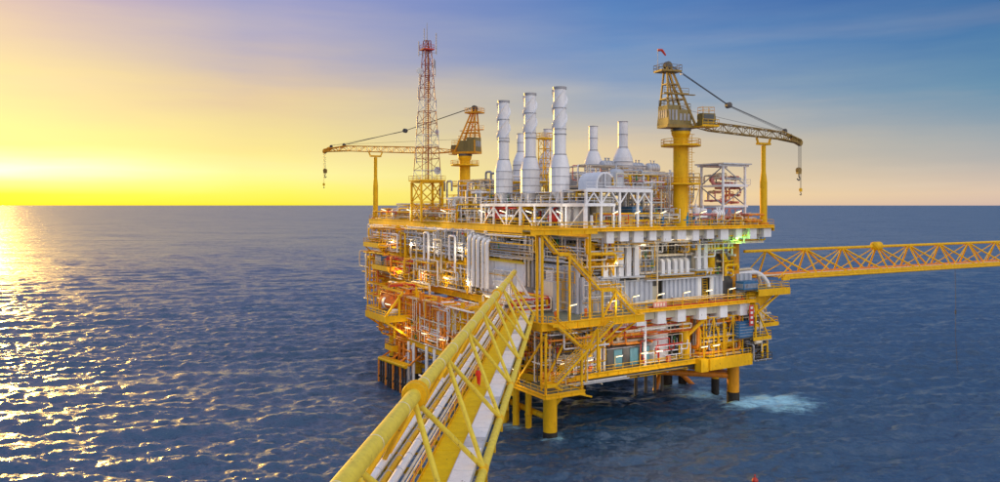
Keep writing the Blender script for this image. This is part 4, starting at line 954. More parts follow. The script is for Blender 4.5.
# white platform behind with tanks, left of the tower
frame_rack('white two-storey frame of tanks between the crane and the steel tower', (28.6,2.6,ZT),(36.2,9,41.6), WHT, 2, 3)
vessel('upper white tank on the frame beside the crane column', (32.2,5.5,43.0), 6.4, 1.15)
vessel('round-ended cream tank low behind the crane column', (33,4.4,39.4), 5.6, 1.35, m=CRM)
vessel('small white tank on deck at the foot of the steel tower', (34.8,-3.4,36.4), 2.6, .75)
for k,(px,lab) in enumerate(((687.5,'bright blue drum at the foot of the crane column'),(694,'bright blue drum nearer the white steel tower'))):
    u = U(px,-4.2); drum(lab, (u,-4.2,ZT+.02), 1.9, .45, mat('bright_blue_%s' % 'ab'[k], (.02,.26,.50)), 'drum')
for k,(px,h) in enumerate(((688,3.0),(696,3.4),(703,3.2))):
    u = U(px,-1.8); drum(('white upright tank behind the blue drums','taller white upright tank between crane and tower','white upright tank touching the tower leg')[k], (u,-1.8,ZT+.02), h, .75, WHT)

# ------------------------------------------------------------------ equipment and pipework
T_ = tangle
WM = [WHT,WHT,CRM,LGR,YEL]; OM = [ORG,YEL,ORG,CRM,RED]; YM = [YEL,YEL,ORG,CRM,WHT]; GM = [GRY,LGR,CRM,WHT,PNK]
# top deck
T_('low jumble of cream pipes between the mast and the far crane', ((4,58,ZT+.2),(14,74,38.2)), 20, [CRM,WHT,YEL,YEL], 11)
T_('yellow and orange pipes by the far left boom rest', ((3.6,72,ZT+.2),(12,88,37.0)), 16, YM, 12)
T_('white pipes rising behind the foot of the radio mast', ((4.5,40,ZT+.2),(12,50,39.5)), 22, [WHT,WHT,CRM,YEL], 13)
T_('white pipes under the left end of the stack frame', ((3.6,29,ZT+.2),(11,40,41.0)), 24, WM, 14)
T_('pipes under the middle of the stack frame', ((3.8,14,ZT+.2),(8.6,28,37.5)), 20, [WHT,CRM,RED,GRY,YEL], 15)
T_('pipes under the right end of the stack frame', ((3.8,-4.6,ZT+.2),(8.6,12,37.5)), 18, [WHT,CRM,GRY,YEL,RED], 16)
T_('cream pipework between the tall stacks and vent stacks', ((10,16,36),(22,34,44.5)), 26, [CRM,WHT,LGR,YEL], 17)
T_('grey pipework stacked left of the tall stacks', ((10,34,36),(20,52,43.5)), 22, [CRM,GRY,WHT,YEL], 18)
T_('pink and grey pipework between the vent stack and the crane', ((18,-2,36.5),(24.2,8,44)), 24, GM, 19)
T_('pale pipework on deck left of the crane column', ((19,-4.6,ZT+.1),(24.4,0,37.4)), 18, [GRY,LGR,CRM,BLU,YEL], 20)
T_('pipework behind the crane column', ((26,3,ZT+.2),(36,14,41)), 22, [CRM,WHT,YEL,ORG], 21)
T_('orange and cream pipework on deck right of the steel tower', ((39,-5.4,ZT+.1),(45,0,36.3)), 18, [ORG,YEL,CRM,PNK], 22)
T_('thin pipework inside the upper level of the steel tower', ((36.8,-2.5,42),(42,2,44.0)), 6, [GRY,CRM,PNK], 23)
T_('pink pipework inside the middle level of the steel tower', ((36.8,-2.5,38.2),(42,2,41.2)), 7, [PNK,CRM,ORG], 24)
skid('grey cooler box behind the far crane', (14,48,ZT+1),(22,56,40.5), GRY, 'cooler', 'air_cooler')
skid('dark cooler box between the far crane and the tall stacks', (12,36,40),(18,42,42.2), GRY, 'cooler', 'air_cooler')
skid('grey cooler box left of the vent stacks', (14,14,41),(20,19,43.4), GRY, 'cooler', 'air_cooler')
frame_rack('white frame on deck between the mast and the tall stacks', (3.6,29.6,ZT),(10,44,39.6), WHT, 2, 5)
frame_rack('cream frame carrying coolers behind the tall stacks', (10.5,12,ZT),(21,56,40), CRM, 2, 7)
frame_rack('grey frame with piping left of the crane column', (17.6,-1,ZT),(24.0,6,44), CRM, 4, 3)
frame_rack('yellow frame around the foot of the far crane', (13,58,ZT),(22,66,40.5), YEL, 3, 3)
gl = thing('gooseneck_vent', 'pair of brown gooseneck vent pipes beside the far crane', 'vent pipes', (9,46,38))
for k,px in enumerate((440,447)):
    v = V(px,9); part('pipe', MB().path([(9,v,37),(9,v,43.5),(9,v-2.4,43.5),(9,v-2.4,41.2)],.24,n=8), GRY, gl)
gl2 = thing('gooseneck_vent', 'brown gooseneck vent pipes just left of the tall stacks', 'vent pipes', (9,30,40))
for k,px in enumerate((486,491)):
    v = V(px,9); part('pipe', MB().path([(9,v,38),(9,v,45.0-k*.4),(9,v-2.2,45.0-k*.4),(9,v-2.2,42.6)],.24,n=8), GRY, gl2)
for k,(px,v,z,l_) in enumerate(((607,14,45.6,'white ducted drum between the two right vent stacks'),(637,14,45.4,'white rounded cooler right of the last vent stack'),(652,14,45.4,'white rounded cooler nearest the crane column'))):
    vessel(l_, (U(px,v),v,z), 3.4, 1.05, m=LGR, cat='cooler')
tri = thing('escape_tower', 'slim yellow ladder tower behind the middle tall stack', 'ladder tower', (18,24,40))
part('ladder', MB().lattice((17,27,36),(17,27,51.5),1.8,1.8,8,.1,.06), YEL, tri)
part('platform', MB().box((15.8,25.8,51.5),(18.2,28.2,51.65)).rail([(15.8,25.8,51.65),(18.2,25.8,51.65),(18.2,28.2,51.65),(15.8,28.2,51.65)],close=True,step=1.2,r=.05), YEL, tri)
for k,(px,lab) in enumerate(((496,'dark red pump under the left end of the stack frame'),(551,'dark red pump under the right end of the stack frame'))):
    v = V(px,3.6); g_ = thing('pump', lab, 'pump', (4.2,v,ZT))
    part('motor', MB().lathe((4.2,v,ZT+1.6),[(.3,-1.2),(.85,-1.1),(.9,.7),(.5,.9),(.3,1.1)],n=14,axis='y'), RED, g_)
    part('base', MB().cbox((4.2,v,ZT+.35),(1.4,2.6,.66)), DGR, g_)
    part('riser_pipe', MB().path([(4.2,v+.2,ZT+2),(4.2,v+.2,ZT+3.2),(5.2,v+.2,ZT+3.2)],.22,n=8), RED, g_)
# between top deck and main deck, left face
T_('dense white pipework below the top deck at the far left', ((1.8,62,27.6),(6,80,32.8)), 26, [YEL,CRM,WHT,ORG], 31)
T_('white pipe loops below the radio mast', ((1.4,46,27.6),(6,61,32.8)), 28, [WHT,WHT,CRM,YEL], 32)
T_('white pipe loops left of the tall upright pipes', ((1.4,33,27.6),(6,45,32.8)), 28, [WHT,WHT,CRM,GRY], 33)
T_('pipework on the main deck at the far left', ((1.6,62,ZM+.3),(6,79,25.6)), 28, OM, 34)
T_('pipework on the main deck under the long white rail', ((1.6,46,ZM+.3),(6,61,25.6)), 28, [ORG,YEL,CRM,WHT,GRY], 35)
T_('pipework on the main deck left of the plain white room', ((1.8,31,ZM+.3),(6,45,25.6)), 26, [CRM,WHT,YEL,GRY,ORG], 36)
T_('grey pipework above the plain white room', ((2.8,12,28.6),(8,28,32.7)), 26, [GRY,LGR,CRM,WHT], 37)
for k in range(5):
    v = 36+6.4*k; g_ = thing('pipe_loop', ('white expansion loop closest to the upright pipe bank','cream expansion loop second from the upright pipe bank','middle white expansion loop below the radio mast','cream expansion loop fourth from the upright pipe bank','yellow expansion loop at the far left below the top deck')[k], 'pipe', (1.2,v,26))
    hh = (2.6,3.4,2.2,3.0,2.6)[k]; tp = (31.6,30.6,31.9,30.2,31.3)[k]; part('pipe', MB().path([(3,v,24-.3*k),(1.0,v,24-.3*k),(1.0,v,tp),(1.0,v+hh,tp),(1.0,v+hh,26.5-.5*k),(3,v+hh,26.5-.5*k)],(.24,.18,.28,.2,.24)[k],n=10), (WHT,CRM,WHT,CRM,YEL)[k], g_)
vessel('cream horizontal tank on the mezzanine below the mast', (5.2,52,29.0), 7, 1.2, 'y', CRM)
vessel('white horizontal tank on the mezzanine near the tall upright pipes', (5.2,38,28.9), 6, 1.1, 'y')
vessel('orange horizontal tank on the main deck at the far left', (4.6,70,22.6), 8, 1.3, 'y', ORG)
vessel('cream horizontal tank on the main deck below the long white rail', (4.8,54,22.6), 7, 1.2, 'y', CRM)
# projecting boxes on the left edge
def balcony(label, u0_, v0_, v1_, z, h=1.0, m=YEL, fill=None):
    g_ = thing('balcony', label, 'platform', (u0_,v0_,z))
    part('floor', MB().box((u0_,v0_,z-.15),(3,v1_,z)), DKF, g_)
    part('edge', MB().box((u0_-.1,v0_-.1,z-h),(u0_,v1_+.1,z+.1)).box((u0_,v0_-.1,z-h),(3,v0_,z+.1)).box((u0_,v1_,z-h),(3,v1_+.1,z+.1)), m, g_)
    part('handrail', MB().rail([(3,v0_,z),(u0_,v0_,z),(u0_,v1_,z),(3,v1_,z)],r=.055), m, g_)
    part('knee_brace', MB().beam((u0_+.3,v0_+.3,z-h),(3,v0_+.3,z-h-3.2),.25).beam((u0_+.3,v1_-.3,z-h),(3,v1_-.3,z-h-3.2),.25), m, g_)
    return g_
balcony('upper yellow balcony jutting out below the far left top deck', -.8, 74, 84, 28.4)
balcony('middle yellow balcony with a dark blue box on the far left side', -1.6, 66, 76, 23.2)
skid('dark blue box on the middle left balcony', (-1.2,71,23.22),(.8,75,25.4), BLU, 'box', 'equipment_box')
skid('small red cabinet on the middle left balcony', (-1.0,68,23.22),(0,69.4,25.0), RED, 'cabinet', 'fire_cabinet')
balcony('yellow balcony on the main deck below the radio mast', -.4, 52, 60, ZM+.1)
# lower left: lifeboat station and orange framework
ls = thing('lifeboat_station', 'orange-yellow lifeboat platform jutting out at the far left', 'platform', (-12,48,14))
LU0,LU1,LV0,LV1,LZ = -11.8,-5.0,42.0,53.0,15.2
part('floor', MB().box((LU0,LV0,LZ-.15),(LU1,LV1,LZ)), DKF, ls)
part('edge', MB().box((LU0-.15,LV0-.15,LZ-1.2),(LU0,LV1+.15,LZ+.1)).box((LU0,LV0-.15,LZ-1.2),(LU1,LV0,LZ+.1)), YEL, ls)
part('handrail', MB().rail([(LU1,LV0,LZ),(LU0,LV0,LZ),(LU0,LV1,LZ),(LU1,LV1,LZ)],r=.07), YEL, ls)
for (a,b) in [((LU0,LV0,LZ-1),(-6,LV0,LZ-5)),((LU0,LV1,LZ-1),(-6,LV1,LZ-5)),((LU0,LV0,LZ),(-8,LV0,20)),((LU0+3,LV0,LZ),(LU0+3,LV0,19.5)),((LU1,LV0,LZ-3),(LU1,LV0,21)),((LU0+3,LV1,LZ),(LU0+3,LV1,19.5)),((-8,LV0,20),(-8,LV1,20))]:
    part('davit_arm', MB().beam(a,b,.4), YEL, ls)
lbm = thing('lifeboat', 'enclosed orange-red lifeboat hanging at the far left station', 'lifeboat', (-8.6,48,15))
pr2 = [(0,-4.4),(.55,-4.1),(1.0,-3.2),(1.35,-1.6),(1.42,0),(1.35,1.8),(1.05,3.2),(.6,4.1),(0,4.5)]
mb = MB().lathe((-8.6,48,17.4), pr2, n=18, axis='y'); part('hull', mb, CLR, lbm)
part('canopy', MB().lathe((-8.6,47.6,18.3), [(0,-2.4),(.8,-2.2),(1.0,-1),(1.0,1.4),(.7,2.0),(0,2.1)], n=14, axis='y'), CLR, lbm)
part('keel', MB().box((-8.7,44.8,16.0),(-8.5,51.6,16.4)), WHT, lbm)
part('fender_rail', MB().lathe((-8.6,48,17.4), [(1.40,-.6),(1.48,-.5),(1.48,.5),(1.40,.6)], n=18, axis='y'), WHT, lbm)
part('fall_wire', MB().tube((-8.6,45.2,17),(-8.6,45.2,20),.06,n=5).tube((-8.6,50.8,17),(-8.6,50.8,20),.06,n=5), DGR, lbm)
lr = thing('life_raft', 'small white life raft canister on the far left lifeboat platform', 'life raft', (-9.4,43.2,LZ))
part('canister', MB().lathe((-9.4,43.2,LZ+.8), [(.0,-.85),(.45,-.8),(.5,-.7),(.5,.7),(.45,.8),(0,.85)], n=16, axis='x'), WHT, lr)
part('cradle', MB().cbox((-9.4,43.2,LZ+.2),(1.3,1.0,.38)), GRY, lr)
T_('red and orange pipes above the lifeboat', ((-9,44,17.5),(-1,56,21)), 18, OM, 40)
T_('orange pipework on the cellar deck by the lifeboat station', ((-6,36,ZC+.3),(2,45.5,18.6)), 34, OM, 41)
T_('orange and white pipework on the cellar deck below the left face', ((-6,25,ZC+.3),(2,35,18.6)), 34, [ORG,ORG,CRM,WHT,YEL], 42)
T_('pipework on the cellar deck left of the near bridge', ((-5.6,15,ZC+.3),(2,24,18.6)), 30, [ORG,CRM,WHT,YEL], 43)
T_('yellow pipework on the cellar deck behind the near bridge end', ((-5,3,ZC+.3),(4,14,18.4)), 30, YM, 44)
vessel('cream pump vessel on the cellar deck left of the near bridge', (-3.6,24,12.2), 4, 1.0, 'y', CRM)
drum('cream upright vessel on the cellar deck left of the near bridge', (-4,19.6,ZC+.02), 3.0, .9, CRM)
drum('orange upright vessel on the cellar deck under the mast', (-3,34.5,ZC+.02), 6.2, 1.1, ORG)
drum('orange upright vessel beside the lifeboat station', (-4.6,42,ZC+.02), 7.2, 1.0, ORG)
drum('rusty orange drum on the lower stair landing', (-4.4,-6,ZC+.02), 2.2, 1.0, ORG)
balcony('small yellow balcony below the lifeboat platform', -8.6, 46.2, 50, 8.2)
# boat landing
bl = thing('boat_landing', 'yellow boat landing with a row of dark fender posts at the far left leg', 'boat landing', (-7,44,3))
BA, BB = Vector((-9.4,50,0)), Vector((-8.2,38.5,0))
part('walkway', MB().beam((BA.x,BA.y,5.6),(BB.x,BB.y,5.6),1.4,.3), YEL, bl)
part('top_beam', MB().tube((BA.x-.6,BA.y,5.3),(BB.x-.6,BB.y,5.3),.38,n=10), YEL, bl)
for k in range(12):
    p = BA.lerp(BB,k/11); part('fender', MB().tube((p.x-.7,p.y,-2),(p.x-.7,p.y,5.0),.22,n=8), ORG if k%3==0 else MAR, bl)
part('lower_beam', MB().tube((BA.x-.6,BA.y,1.6),(BB.x-.6,BB.y,1.6),.25,n=8), MAR, bl)
for k in range(4):
    p = BA.lerp(BB,k/3); part('tie', MB().tube((p.x,p.y,5.5),(-3,p.y+1,8.5),.22,n=8), ORG, bl)
for v in (39,41.5,44,46.5,49): part('guide_pipe', MB().tube((-6.9,v,2),(-6.9,v,ZC-.3),.3,n=8), ORG if v > 43 else WHT, bl)
stair('orange stair from the cellar deck to the boat landing', (-2.2,10),(-6.8,6),44.0,45.2, m=ORG)
T_('orange braces and pipes above the boat landing', ((-7,40,5.6),(-1,50,9.6)), 16, [ORG,ORG,CRM,WHT], 45)
for (u,v0_) in ((-6.8,33),(-6.8,29.5)):
    part('riser', MB().tube((u,v0_,-3),(u,v0_,ZC),.33,n=10), WHT, plat)
part('riser_guide', MB().tube((-7,28,4),(-7,36,4),.22,n=8), WHT, plat)
# right face, between the decks
T_('dim pipework between the tall ducts and the brown ledge', ((12.5,-1.6,29.3),(24,.8,32.4)), 24, [GRY,CRM,YEL,WHT], 50)
T_('dim pipework below the top deck right of the crane column', ((28,-2.8,28.6),(40,.8,32)), 24, [GRY,CRM,YEL,WHT], 51)
T_('yellow frame and pipes left of the five tall ducts', ((5,-3.6,26.6),(10.5,-.5,31.8)), 20, [YEL,YEL,DGR,GRY], 52)
drum('cream vertical tank under the top deck above the brown ledge', (17.2,-.6,29.3), 3.1, 1.0, CRM)
drum('second cream vertical tank under the top deck nearer the crane column', (21.8,-.6,29.3), 3.0, .9, WHT)
skid('yellow control box on the brown ledge', (13.6,-1.5,26.6),(15.4,-.9,28.4), YEL, 'box', 'control_box')
T_('pipework at the right end of the main deck', ((37,-3.4,24.9),(40.5,0,27.5)), 10, [CRM,WHT,YEL,GRY], 53)
T_('pipework behind the orange leg under the top deck', ((35,3,25),(41,9,32)), 12, [YEL,CRM,WHT,GRY], 54)
# cellar deck, right face
for k,(a,b,lab) in enumerate(((613.5,622.5,'teal-fronted dark cabinet at the left of the row on the cellar deck'),(629.5,638.5,'teal-fronted dark cabinet in the middle of the row on the cellar deck'),(641.5,649.5,'teal-fronted dark cabinet at the right of the row on the cellar deck'))):
    ua,ub = U(a,-2.0),U(b,-2.0); g_ = thing('generator_cabinet', lab, 'cabinet', (ua,-2,ZC))
    part('body', MB().box((ua-1.4,-1.96,ZC+.2),(ub,2.4,13.6)), DGR, g_); part('front_door', MB().box((ua+.1,-2.06,ZC+.35),(ub-.1,-1.97,13.4)), TEAL, g_); part('plinth', MB().box((ua-1.5,-2.1,ZC+.01),(ub+.1,2.5,ZC+.19)), DGR, g_); part('roof', MB().box((ua-1.5,-2.15,13.61),(ub+.1,2.5,13.75)), GRY, g_)
u_a, u_b = U(651,-1.0), U(670,-1.0); uc = (u_a+u_b)/2
drum('big plain white upright tank on the cellar deck', (uc+.3,.4,ZC+.02), 7.6, (u_b-u_a)/2*.92, WHT)
T_('orange pipework above the teal-fronted cabinets', ((10.5,-2.2,14.2),(20,.8,18.0)), 30, [ORG,ORG,RED,CRM], 60, rr=(.1,.3))
T_('orange and red manifold behind the yellow box girder', ((30.6,-3.4,ZC+.3),(40.5,-.4,17.6)), 44, [YEL,YEL,ORG,CRM,DGR,WHT,GRY], 61)
T_('white pipes beside the white table frame on the cellar deck', ((1,-2.6,ZC+.3),(8.6,.4,18)), 22, [WHT,CRM,GRY,YEL], 62)
drum('orange round-topped vessel behind the orange manifold', (33.4,1.4,ZC+.02), 7.4, 1.9, ORG)
vessel('orange horizontal vessel under the main deck brackets', (34.5,-1.2,16.6), 5.4, 1.0, 'x', ORG)
T_('yellow pipework at the lower right corner', ((39.5,-3.4,ZC+.4),(46,2,17.8)), 34, [YEL,YEL,ORG,CRM,DGR,WHT], 63)
tf = frame_rack('white table-like frame on the cellar deck beside the lower stair', (U(568,-2.6),-2.7,ZC),(U(583,-2.6),-.8,13.6), WHT, 2, 2, t=.22)
skid('white equipment box beside the white table frame', (U(583,-2.4),-2.5,ZC+.02),(U(592,-2.4),-.8,12.4), WHT, 'box', 'equipment_box')
skid('green box behind the white table frame', (U(578,-.4),-.5,ZC+.02),(U(586,-.4),1.2,14.2), GRN, 'box', 'equipment_box')
drum('small red drum at the foot of the white upright pipes', (U(590,-2.6),-2.6,ZC+.02), 1.3, .4, RED, 'drum')
cb = balcony('x', -.8, 0, 1, 0) if False else None
cr = thing('corner_platform', 'cluttered yellow platform hanging off the lower right corner', 'platform', (46,-3,13))
ce = U(778,-3)
part('floor', MB().box((42.2,-5,13.0),(ce-4.4,2,13.15)).box((ce-8,-3,15.0),(ce,1.6,15.15)), DKF, cr)
part('edge', MB().box((42.2,-5.15,12.7),(ce-4.4,-5.02,13.3)).box((ce-8,-3.15,14.6),(ce,-3.02,15.3)).box((ce+.02,-3.1,14.6),(ce+.14,1.6,15.3)), YEL, cr)
part('handrail', MB().rail([(42.3,-5,13.15),(ce-4.4,-5,13.15),(ce-4.4,2,13.15)],r=.06).rail([(ce-8,-3,15.15),(ce-.1,-3,15.15),(ce-.1,1.6,15.15)],r=.06), YEL, cr)
part('hanger', MB().beam((43,-4.9,13),(43,-4.9,19.3),.25).beam((ce-5,-4.9,13.2),(43.3,-4.5,19.2),.22).beam((ce-.5,-3,15.2),(43.4,-3,19.4),.2), YEL, cr)
part('lower_walkway', MB().box((42.8,-5.2,8.8),(47.4,-1.5,8.95)).rail([(42.9,-5.1,8.95),(47.3,-5.1,8.95),(47.3,-1.5,8.95)],r=.06), DGR, cr)
skid('bright blue container on the lower right corner platform', (U(739,-4.4),-4.5,13.17),(U(753,-4.4),-1.8,16.2), BLU, 'container', 'small_container')
T_('dark pipework around the top of the orange corner leg', ((42.4,-5,8.9),(47.4,-1.6,12.6)), 22, [DGR,GRY,YEL,CRM], 64)
T_('yellow and white pipework on the outer corner platform', ((ce-8,-2.8,15.3),(ce-1,1.4,17.6)), 20, [YEL,CRM,WHT,PNK], 65)
T_('pipes beneath the landing of the far bridge', ((43.4,-3,14.5),(47.5,1.5,20.4)), 16, [YEL,CRM,GRY,WHT], 66)
sg = thing('warning_board', 'tall red and white board on the right corner under the main deck', 'sign', (44,-5.2,15.5))
su = U(751.5,-5.2)
part('panel', MB().box((su-.55,-5.25,15.6),(su+.55,-5.15,19.4)), RED, sg)
for z in (16.0,16.9,17.8,18.7): part('white_mark', MB().box((su-.3,-5.29,z),(su+.3,-5.26,z+.45)), WHT, sg)
part('bracket', MB().beam((su,-5.1,19.3),(su-1.6,-4.7,19.8),.12), GRY, sg)
for k,(px,v,z,w_,h_,lab) in enumerate(((660,-4.75,ZM+.25,3.0,.9,'faded red board with pale marks on the main deck rail'),(683,-4.7,17.6,2.0,1.5,'faded red board hung below the main deck rail'))):
    u = U(px,v)
    if k: u = U(624,-4.7); z = 17.8
    g_ = thing('notice_board', lab, 'sign', (u,v,z))
    part('panel', MB().box((u-w_/2,v-.05,z),(u+w_/2,v,z+h_)), PNK, g_)
    for j in range(4): part('pale_mark', MB().box((u-w_/2+.25+j*w_*.22,v-.08,z+.2),(u-w_/2+.25+j*w_*.22+w_*.1,v-.052,z+h_-.2)), CRM, g_)
# hanging hoses and cable bundles
for k in range(3):
    g_ = thing('fire_hose_box', ('red fire box on the main deck beside the near bridge end','red fire box at the foot of the corner module','red fire box on the cellar deck beside the big white tank')[k], 'fire box', ((1.2,6,20.3),(9.6,-3.4,20.3),(23.4,-2.6,10.3))[k])
    c_ = ((1.2,6,20.25),(9.6,-3.5,20.25),(23.4,-2.6,10.25))[k]
    part('body', MB().box((c_[0]-.4,c_[1]-.25,c_[2]+.1),(c_[0]+.4,c_[1]+.25,c_[2]+1.2)), RED, g_); part('door', MB().box((c_[0]-.34,c_[1]-.28,c_[2]+.16),(c_[0]+.34,c_[1]-.255,c_[2]+1.14)), PNK, g_)

# ------------------------------------------------------------------ lamps on the decks
def lamp(label, p, out, power=160, colr=(1,.86,.62), green=False, L_=1.5):
    # p: foot on the rail, out: horizontal direction the arm leans towards
    o = Vector(out).normalized(); P0 = Vector(p); top = P0+Vector((0,0,2.4)); tip = top+o*1.5+Vector((0,0,.35))
    root = thing('deck_lamp', label, 'lamp', p, group='strip lamps on poles along the decks')
    part('pole', MB().tube(P0,top,.05,n=6), YEL, root)
    part('fitting', MB().beam(top-Vector((0,0,-.12)),tip+Vector((0,0,.12)),.2,.08), GRY, root)
    part('tube', MB().tube(top+o*.25,tip-o*.1,.085,n=8), GLAMP if green else LAMP, root)
    ld = bpy.data.lights.new('lamp_light', 'POINT'); ld.energy = power*1.15; ld.color = (.3,1,.12) if green else colr; ld.shadow_soft_size = .25
    lo = bpy.data.objects.new('lamp_light', ld); col.objects.link(lo); q = tip+o*.5+Vector((0,0,-.6))-Vector(ORI[root.name]); lo.location = q; lo.parent = root
LM = [((U(632,-4.6),-4.6,ZM),(.3,-1,0),'beside the foot of the third stair flight'),((U(657,-4.6),-4.6,ZM),(.3,-1,0),'in front of the beige door'),((U(683,-4.6),-4.6,ZM),(.3,-1,0),'below the end of the brown ledge'),
      ((U(705,-4.6),-4.6,ZM),(.3,-1,0),'beside the yellow ladder on the main deck'),((U(728,-4.6),-4.6,ZM),(.3,-1,0),'at the orange leg on the main deck'),
      ((-2.5,-8.6,ZM),(.6,-1,0),'on the main deck just right of the near bridge end'),((5,-8.5,ZM),(1,-.6,0),'on the main deck under the stair landing'),((-7.2,6,ZM),(-1,.2,0),'on the main deck left of the near bridge end'),
      ((U(615,-3.3),-3.3,ZC),(.4,-1,0),'in front of the left teal-fronted cabinet'),((U(640,-3.3),-3.3,ZC),(.4,-1,0),'in front of the right teal-fronted cabinet'),((U(655,-3.3),-3.3,ZC),(.4,-1,0),'beside the big white tank'),
      ((U(585,-3.3),-3.3,ZC),(.4,-1,0),'beside the white table frame'),((U(712,-4.8),-4.8,ZC+.1),(.4,-1,0),'over the yellow box girder'),((U(700,-4.8),-4.8,ZC+.1),(.4,-1,0),'left of the orange manifold'),
      ((U(560,-3.4),-3.4,ZC),(-.2,-1,0),'at the corner leg on the cellar deck'),((-8.4,-4,ZC),(-1,-.2,0),'on the lower stair landing'),
      ((-6.5,17,ZC),(-1,0,0),'on the left cellar deck nearest the bridge'),((-6.5,25,ZC),(-1,0,0),'on the left cellar deck second from the bridge'),((-6.5,33,ZC),(-1,0,0),'on the left cellar deck third from the bridge'),((-6.5,41,ZC),(-1,0,0),'on the left cellar deck by the lifeboat station'),
      ((1.8,18,ZM),(-1,0,0),'in front of the plain white room'),((1.8,30,ZM),(-1,0,0),'at the foot of the tall upright pipes'),((1.8,40,ZM),(-1,0,0),'on the left main deck below the mast, nearer lamp'),((1.8,51,ZM),(-1,0,0),'on the left main deck at the cream tank'),((1.8,64,ZM),(-1,0,0),'on the left main deck near the middle balcony'),
      ((2.8,34,26.7),(-1,0,0),'on the left mezzanine near the upright pipes'),((2.8,46,26.7),(-1,0,0),'on the left mezzanine below the mast'),((2.8,58,26.7),(-1,0,0),'on the left mezzanine at the far end'),((2.8,70,26.7),(-1,0,0),'on the left mezzanine beside the upper balcony'),
      ((3.1,1,ZT),(-1,-.3,0),'under the stack frame at the corner'),((3.1,10,ZT),(-1,0,0),'under the highest stack'),((3.1,19,ZT),(-1,0,0),'under the middle tall stack'),((3.1,27,ZT),(-1,0,0),'under the left tall stack'),
      ((U(612,-6.4),-6.4,ZT),(0,-1,0),'before the beige enclosure'),((U(634,-6.4),-6.4,ZT),(0,-1,0),'before the low yellow machine box'),((U(660,-6.4),-6.4,ZT),(0,-1,0),'on the top deck left of the crane column'),((U(700,-6.4),-6.4,ZT),(0,-1,0),'on the top deck at the blue drums'),((U(735,-6.4),-6.4,ZT),(0,-1,0),'on the top deck before the steel tower'),
      ((3.1,44,ZT),(-1,0,0),'on the top deck at the mast foot'),((3.1,62,ZT),(-1,0,0),'on the top deck left of the mast'),((3.1,78,ZT),(-1,0,0),'on the top deck near the far left boom rest'),
      ((17,-1.9,29.25),(0,-1,0),'on the brown ledge before the cream tank'),((24,-1.9,29.25),(0,-1,0),'on the brown ledge near the crane column'),((-10.5,42,15.2),(-1,-.2,0),'on the lifeboat platform'),((9.5,-3.6,26.2),(0,-1,0),'above the corner module')]
for p,o,t in LM: lamp('lit strip lamp '+t, p, o, power=(80 if p[1] < -1 and p[2] > 19 else 110 if p[2] < 15 else 150), colr=(1,.82,.55) if p[0] < 3 else (1,.9,.74))
gp = (U(737,-5.6),-5.6,32.0)
g_ = thing('navigation_lamp', 'bright green lamp under the right corner of the top deck', 'lamp', gp)
part('housing', MB().cbox((gp[0],gp[1],gp[2]+.4),(.8,.4,.3)).tube((gp[0],gp[1],gp[2]+.5),(gp[0],gp[1]+.3,33.7),.05,n=6), GRY, g_)
part('lens', MB().lathe((gp[0],gp[1],gp[2]),[(.1,-.25),(.25,-.1),(.25,.2)],n=12), GLAMP, g_)
ld = bpy.data.lights.new('lamp_light','POINT'); ld.energy = 260; ld.color = (.35,1,.08); ld.shadow_soft_size = .3
lo = bpy.data.objects.new('lamp_light', ld); col.objects.link(lo); lo.location = (0,-.6,-.3); lo.parent = g_

